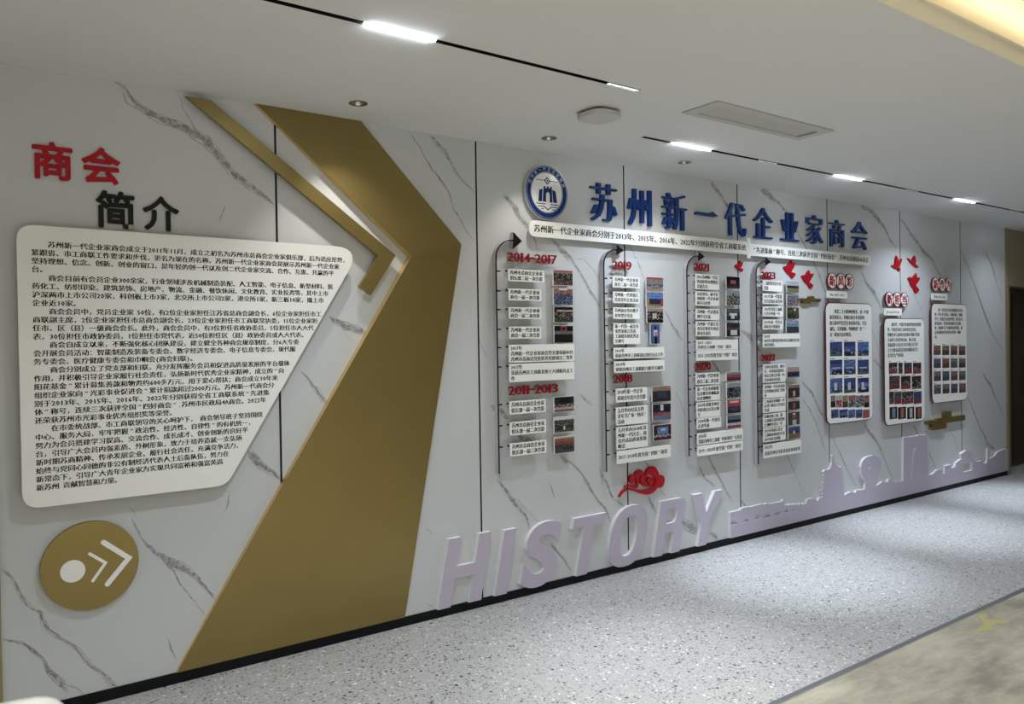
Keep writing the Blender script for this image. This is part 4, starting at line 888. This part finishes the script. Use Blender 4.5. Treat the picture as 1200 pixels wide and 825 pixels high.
for key, (chs, cs, lb, en, pos) in HD.items():
    for i, (ch, (cx, cz)) in enumerate(zip(chs, cs)):
        o = thing('round_character_plate', f'{NTH[i]} white round plate with a red character above the {pos} poster', 'sign', (cx, 0, cz-.07), 'round heading plates above the posters')
        plate('plate', [circle(cx, cz, .066, 32)], .018+.002*i, .028+.002*i, M['card'], parent=o)
        plate('ring', [circle(cx, cz, .070, 32), circle(cx, cz, .064, 32)], .016+.002*i, .030+.002*i, M['darkred'], parent=o)
        V, F = letter_vf(ch, cx-.043, cx+.043, cz-.045, cz+.045, .0275+.002*i, .032+.002*i, smear=(-.015, .015), res=1)
        mesh('character', V, F, M['red'], parent=o)
        box('standoff', cx-.012, cx+.012, -.019-.002*i, 0, cz-.012, cz+.012, M['steel'], parent=o)
    x0, x1, z0, z1 = lb
    o = thing('heading_label', f'small white label reading {en}', 'label', ((x0+x1)/2, 0, z0), 'English labels above the posters')
    plate('panel', [rrect(x0, x1, z0, z1, .003, 1)], .032, .040, M['card'], parent=o)
    box('standoff', x0+.1, x1-.1, -.033, 0, z0+.02, z0+.04, M['steel'], parent=o)
    sz = .034; V, F = write_lines([en], sz, x0+.045, (z0+z1)/2+.018, .03, .0404, widths=[x1-x0-.09], smear=.06)
    mesh('lettering', V, F, M['ink'], parent=o)

# ================================================================== DOVES, CLOUDS
DOVES = [([(4.961, 2.116), (4.98, 2.127), (5.0, 2.128), (5.014, 2.158), (5.026, 2.16), (5.036, 2.133), (5.062, 2.152), (5.046, 2.117), (5.025, 2.101), (5.061, 2.095), (5.056, 2.081), (5.04, 2.07), (5.01, 2.087), (4.984, 2.098)], 'small red dove cut-out to the right of the 2021 heading'),
 ([(5.572, 2.127), (5.595, 2.142), (5.623, 2.143), (5.647, 2.168), (5.68, 2.198), (5.691, 2.163), (5.737, 2.172), (5.71, 2.133), (5.674, 2.097), (5.74, 2.085), (5.72, 2.06), (5.689, 2.043), (5.657, 2.075), (5.617, 2.091), (5.594, 2.111)], 'red dove cut-out just right of the 2023 arrow, above the top photo'),
 ([(5.818, 2.064), (5.845, 2.079), (5.875, 2.078), (5.893, 2.102), (5.929, 2.123), (5.938, 2.091), (5.997, 2.097), (5.959, 2.055), (5.922, 2.022), (5.983, 1.999), (5.964, 1.977), (5.933, 1.967), (5.904, 2.0), (5.862, 2.02), (5.838, 2.047)], 'red dove cut-out above the small gold cloud'),
 ([(7.238, 2.217), (7.264, 2.23), (7.294, 2.228), (7.303, 2.286), (7.319, 2.317), (7.349, 2.301), (7.364, 2.265), (7.411, 2.292), (7.43, 2.29), (7.407, 2.251), (7.363, 2.209), (7.4, 2.188), (7.367, 2.169), (7.341, 2.191), (7.286, 2.2)], 'left dove of the three red ones above the middle poster'),
 ([(7.518, 2.305), (7.553, 2.3), (7.601, 2.281), (7.633, 2.317), (7.658, 2.335), (7.682, 2.314), (7.686, 2.277), (7.673, 2.256), (7.705, 2.241), (7.742, 2.231), (7.704, 2.218), (7.664, 2.231), (7.608, 2.249)], 'upper right dove of the three, with one spread wing'),
 ([(7.53, 2.111), (7.566, 2.126), (7.61, 2.116), (7.646, 2.14), (7.687, 2.168), (7.703, 2.122), (7.763, 2.13), (7.735, 2.09), (7.677, 2.051), (7.741, 2.008), (7.716, 1.982), (7.672, 1.972), (7.636, 2.017), (7.588, 2.04), (7.565, 2.08)], 'lowest and largest dove of the three above the middle poster')]
for pts, lb in DOVES:
    props(plate('dove', [ccw(rounded(pts, .003, 2))], 0, .012, M['red']), lb, 'wall decoration', 'red dove cut-outs')
def pills(lst, label):
    zs = [p[2] for p in lst]; t = thing('cloud_ornament', label, 'wall decoration', (lst[0][0], 0, min(zs)), 'gold cloud ornaments')
    for i, (x0, x1, z0, z1) in enumerate(lst): plate('cloud_bar', [rrect(x0, x1, z0, z1, (z1-z0)/2.01, 6)], 0, .028+.001*i, M['gold'], parent=t)
pills([(8.018, 8.628, .683, .740), (8.184, 8.335, .735, .796), (7.922, 8.226, .630, .688), (7.828, 7.966, .693, .731)], 'gold cloud of rounded bars below the right poster')
pills([(5.842, 6.066, 1.859, 1.886), (5.906, 5.967, 1.884, 1.905), (5.809, 5.918, 1.843, 1.864), (5.772, 5.830, 1.864, 1.885)], 'small gold cloud of rounded bars left of the left poster')
CB = [(3.712, .508), (3.722, .522), (3.746, .546), (3.78, .555), (3.824, .552), (3.883, .538), (3.937, .527), (3.988, .525), (4.028, .536), (4.049, .553), (4.06, .577), (4.055, .596), (4.035, .616), (4.005, .628), (3.979, .624), (3.964, .61), (3.959, .589), (3.966, .572), (3.983, .563), (3.998, .565), (3.989, .575), (3.976, .584), (3.979, .601), (3.999, .613), (4.02, .607), (4.036, .591), (4.037, .569), (4.019, .55), (3.983, .545), (3.943, .555), (3.918, .576), (3.909, .602), (3.919, .622), (3.944, .628), (3.959, .625), (3.967, .645), (3.985, .668), (4.016, .681), (4.047, .678), (4.072, .659), (4.089, .632), (4.097, .611), (4.112, .614), (4.136, .605), (4.148, .585), (4.147, .56), (4.132, .536), (4.106, .525), (4.075, .526), (4.048, .507), (4.007, .494), (3.967, .494), (3.917, .505), (3.868, .525), (3.819, .54), (3.78, .545), (3.746, .533)]
CB2 = [(3.768, .567), (3.786, .581), (3.824, .578), (3.859, .571), (3.874, .581), (3.874, .602), (3.869, .617), (3.855, .633), (3.845, .623), (3.857, .608), (3.852, .591), (3.834, .584), (3.815, .599), (3.81, .617), (3.816, .637), (3.833, .648), (3.86, .645), (3.87, .658), (3.89, .668), (3.915, .669), (3.937, .656), (3.948, .635), (3.929, .635), (3.909, .623), (3.899, .603), (3.897, .578), (3.891, .558), (3.873, .55), (3.844, .557), (3.81, .568), (3.785, .571)]
t = thing('red_cloud', 'red swirling cloud ornament above the letters of HISTORY', 'wall decoration', (3.93, 0, .494))
plate('large_swirl', [ccw(smoothed(CB))], 0, .022, M['red'], parent=t)
plate('small_swirl', [ccw(smoothed(CB2))], 0, .020, M['red'], parent=t)

# ================================================================== HISTORY AND THE SKYLINE
def block_letter(ch, x0, x1, z0, z1):
    if ch == 'S': return letter_vf(ch, x0, x1, z0, z1, 0, .03, off=.036, shear=.21, res=8)
    if ch == 'H': L = [[(0, 0), (.22, 0), (.22, .40), (.55, .40), (.55, 0), (.77, 0), (.77, 1), (.55, 1), (.55, .58), (.22, .58), (.22, 1), (0, 1)]]
    elif ch == 'I': L = [[(0, 0), (.23, 0), (.23, 1), (0, 1)]]
    elif ch == 'T': L = [[(.23, 0), (.45, 0), (.45, .82), (.68, .82), (.68, 1), (0, 1), (0, .82), (.23, .82)]]
    elif ch == 'Y': L = [[(.29, 0), (.51, 0), (.51, .42), (.80, 1), (.57, 1), (.40, .62), (.23, 1), (0, 1), (.29, .42)]]
    elif ch == 'O':
        se = lambda a, b_, n=44: [(.39+a*math.copysign(abs(math.cos(t))**.82, math.cos(t)), .5+b_*math.copysign(abs(math.sin(t))**.82, math.sin(t))) for t in [2*math.pi*k/n for k in range(n)]]
        L = [se(.39, .5), se(.17, .33)]
    else:
        L = [rounded([(0, 0), (.22, 0), (.22, .40), (.45, .40), (.45, 0), (.67, 0), (.67, .36), (.58, .49), (.69, .60), (.69, 1), (0, 1)], [0.001, .001, .001, .07, .001, .001, .10, .02, .10, .20, .001], 6),
             rounded([(.22, .565), (.47, .565), (.47, .835), (.22, .835)], [.001, .11, .11, .001], 6)]
    L = [[(x+.21*z, z) for x, z in lp] for lp in L]
    ax = min(p[0] for p in L[0]); bx_ = max(p[0] for p in L[0]); az = min(p[1] for p in L[0]); bz = max(p[1] for p in L[0])
    return plate_vf([ccw([(x0+(x-ax)/(bx_-ax)*(x1-x0), z0+(z-az)/(bz-az)*(z1-z0)) for x, z in lp]) for lp in L], 0, .03)
def white_sides(o):
    for p in o.data.polygons: p.material_index = 0 if abs(p.normal.y) > .6 else 1
HB = [(2.285, 2.659, .052, .441), (2.675, 2.845, .052, .432), (2.865, 3.200, .045, .440), (3.288, 3.585, .052, .424), (3.601, 3.967, .040, .440), (4.018, 4.359, .052, .430), (4.446, 4.768, .052, .433)]
for i, (ch, bx) in enumerate(zip('HISTORY', HB)):
    V, F = block_letter(ch, *bx)
    o = mesh('slanted_letter', V, F, [M['lilac'], M['lilacside']], loc=(bx[0], 0, bx[2])); white_sides(o); props(o, f'large lilac slanted letter {ch} standing on the black skirting', 'letter', 'letters of the word HISTORY')
S1 = [(4.858, .248), (4.988, .249), (4.992, .262), (5.08, .263), (5.083, .257), (5.251, .260), (5.255, .253), (5.321, .257), (5.331, .248), (5.505, .246), (5.52, .262), (5.536, .256), (5.539, .212)]
x = 5.545
while x < 5.83: S1 += [(x, .212-.09*(x-5.54)), (x+.03, .214-.09*(x-5.54)), (x+.032, .204-.09*(x-5.54)), (x+.042, .204-.09*(x-5.54))]; x += .048
S1 += [(5.835, .185), (5.848, .217), (5.933, .217), (5.957, .208), (6.0, .183), (6.02, .208), (6.056, .208), (6.064, .18)]
for k in range(8): z = .19+k*.031; S1 += [(6.064+.0045*k, z), (6.050+.005*k, z+.016), (6.068+.005*k, z+.022)]
S1 += [(6.112, .440), (6.150, .432), (6.193, .447), (6.211, .489), (6.214, .543), (6.224, .552), (6.238, .541), (6.246, .492), (6.277, .46), (6.320, .435), (6.352, .437), (6.366, .418)]
for k in range(8): z = .40-k*.029; S1 += [(6.366+.0035*k, z), (6.380+.0035*k, z-.008), (6.368+.004*k, z-.018)]
S1 += [(6.43, .194), (6.50, .200), (6.572, .186), (6.586, .205), (6.640, .200), (6.724, .197), (6.733, .275), (6.70, .30), (6.671, .343), (6.663, .405), (6.68, .44), (6.701, .462), (6.74, .478), (6.779, .485), (6.864, .486), (6.95, .464), (7.008, .416), (6.992, .363), (6.94, .298), (6.903, .24),
       (6.907, .205), (6.975, .218), (7.019, .231), (7.108, .216), (7.138, .248), (7.168, .229), (7.213, .208), (7.39, .192), (7.405, .606), (7.66, .597), (7.676, .604), (7.85, .598), (7.867, .197), (7.935, .196), (7.986, .212), (8.038, .230), (8.142, .225), (8.15, .181),
       (8.194, .176), (8.204, .253), (8.32, .253), (8.337, .217), (8.41, .218), (8.429, .26), (8.558, .291), (8.537, .341), (8.653, .366), (8.767, .337), (8.804, .262), (8.9, .225), (9.018, .225), (9.048, .188), (9.118, .185), (9.142, .219), (9.151, .343), (9.173, .339), (9.179, .225),
       (9.24, .233), (9.323, .248), (9.386, .282), (9.55, .295), (9.648, .290), (9.648, .052), (4.858, .052)]
holes = []
for xc, zc, w_, h_ in ((4.905, .150, .038, .022), (5.040, .150, .040, .026), (5.180, .152, .045, .034), (5.308, .149, .040, .026), (5.440, .150, .040, .024), (5.552, .152, .030, .018), (5.650, .150, .020, .012), (5.722, .148, .010, .008)):
    holes.append([(xc-w_, zc)]+[(xc-w_*math.cos(a*math.pi/8), zc+h_*math.sin(a*math.pi/8)) for a in range(1, 8)]+[(xc+w_, zc)])
holes.append(circle(6.791, .391, .018, 10, .026))
holes.append([(8.576, .150), (8.782, .146), (8.784, .233), (8.576, .236)])
holes.append([(7.530, .200), (7.560, .40), (7.585, .48), (7.620, .510), (7.655, .49), (7.69, .40), (7.725, .200), (7.715, .200), (7.68, .38), (7.65, .465), (7.620, .487), (7.592, .46), (7.568, .38), (7.54, .200)])
o = plate('skyline_cutout', [ccw(S1)]+holes, 0, .022, [M['lilac'], M['lilacside']], bevel=.0); white_sides(o)
props(o, 'long lilac city skyline cut-out running along the skirting to the right end', 'wall decoration')

# ================================================================== CHAIR AND STAIN
t = thing('chair', 'white plastic chair, only its rounded back top showing at lower left', 'chair', (-.02, -2.25, 0))
def shell(name, w, h, fn, mat_, th=.008):
    """a thin curved shell from a rounded-rectangle grid; fn maps (u, v) to a point"""
    nu, nv = 16, 12; V = []
    for s in (0, 1):
        for j in range(nv+1):
            for i in range(nu+1):
                u, v = -1+2*i/nu, -1+2*j/nv
                k = max(abs(u), abs(v))
                if k > 0:                                    # squircle grid gives round corners
                    e = 6; n_ = (abs(u)**e+abs(v)**e)**(1/e); uu, vv = u*k/n_, v*k/n_
                else: uu, vv = u, v
                p = fn(uu*w, vv*h); V.append((p[0], p[1]-s*th, p[2]-s*th*.5))
    n = (nu+1)*(nv+1); F = []
    for j in range(nv):
        for i in range(nu):
            a = j*(nu+1)+i; q = (a, a+1, a+nu+2, a+nu+1); F.append(q); F.append(tuple(x+n for x in q[::-1]))
    ring = [i for i in range(nu+1)]+[j*(nu+1)+nu for j in range(1, nv+1)]+[nv*(nu+1)+i for i in range(nu-1, -1, -1)]+[j*(nu+1) for j in range(nv-1, 0, -1)]
    for a, b_ in zip(ring, ring[1:]+ring[:1]): F.append((a, a+n, b_+n, b_))
    return mesh(name, V, F, mat_, parent=t, smooth=True)
CXc = -.02
shell('backrest', .245, .20, lambda a, b_: (CXc+a, -2.02+.35*a*a-.04*b_, .655+b_), M['chair'], .012)
shell('seat', .225, .22, lambda a, b_: (CXc+a, -2.23+b_, .45+.25*a*a+.3*max(0, b_-.1)**2), M['chair'], .012)
for sx in (-1, 1):
    for sy in (-1, 1):
        a = Vector((CXc+sx*.13, -2.23+sy*.12, .455)); b_ = Vector((CXc+sx*.20, -2.23+sy*.20, 0)); V = []
        for p, r in ((a, .018), (b_, .011)):
            V += [(p.x+r*math.cos(k*math.pi/5), p.y+r*math.sin(k*math.pi/5), p.z) for k in range(10)]
        mesh('leg', V, [(k, (k+1) % 10, 10+(k+1) % 10, 10+k) for k in range(10)]+[tuple(range(10)), tuple(range(19, 9, -1))], M['bronze'], parent=t)
shell('bracket', .10, .09, lambda a, b_: (CXc+a, -2.035+.05*b_, .475+b_*.6), M['chair'], .01)
ST = [(4.66, -1.86), (4.732, -1.87), (4.70, -1.90), (4.64, -1.914), (4.66, -1.95), (4.71, -1.975), (4.68, -2.01), (4.63, -2.005), (4.612, -1.98), (4.55, -1.985), (4.49, -2.006), (4.43, -1.98), (4.346, -1.991), (4.37, -1.972), (4.442, -1.958), (4.515, -1.952), (4.57, -1.93), (4.604, -1.905), (4.63, -1.88)]
V, F = curve_fill([ccw(smoothed(ST))], .0006)
o = mesh('floor_stain', [(p[0], p[1], .0008+p[2]) for p in V], F, M['stain'], loc=(4.55, -1.95, 0)); props(o, 'yellowish splash stain on the beige floor near the metal strip', 'stain')
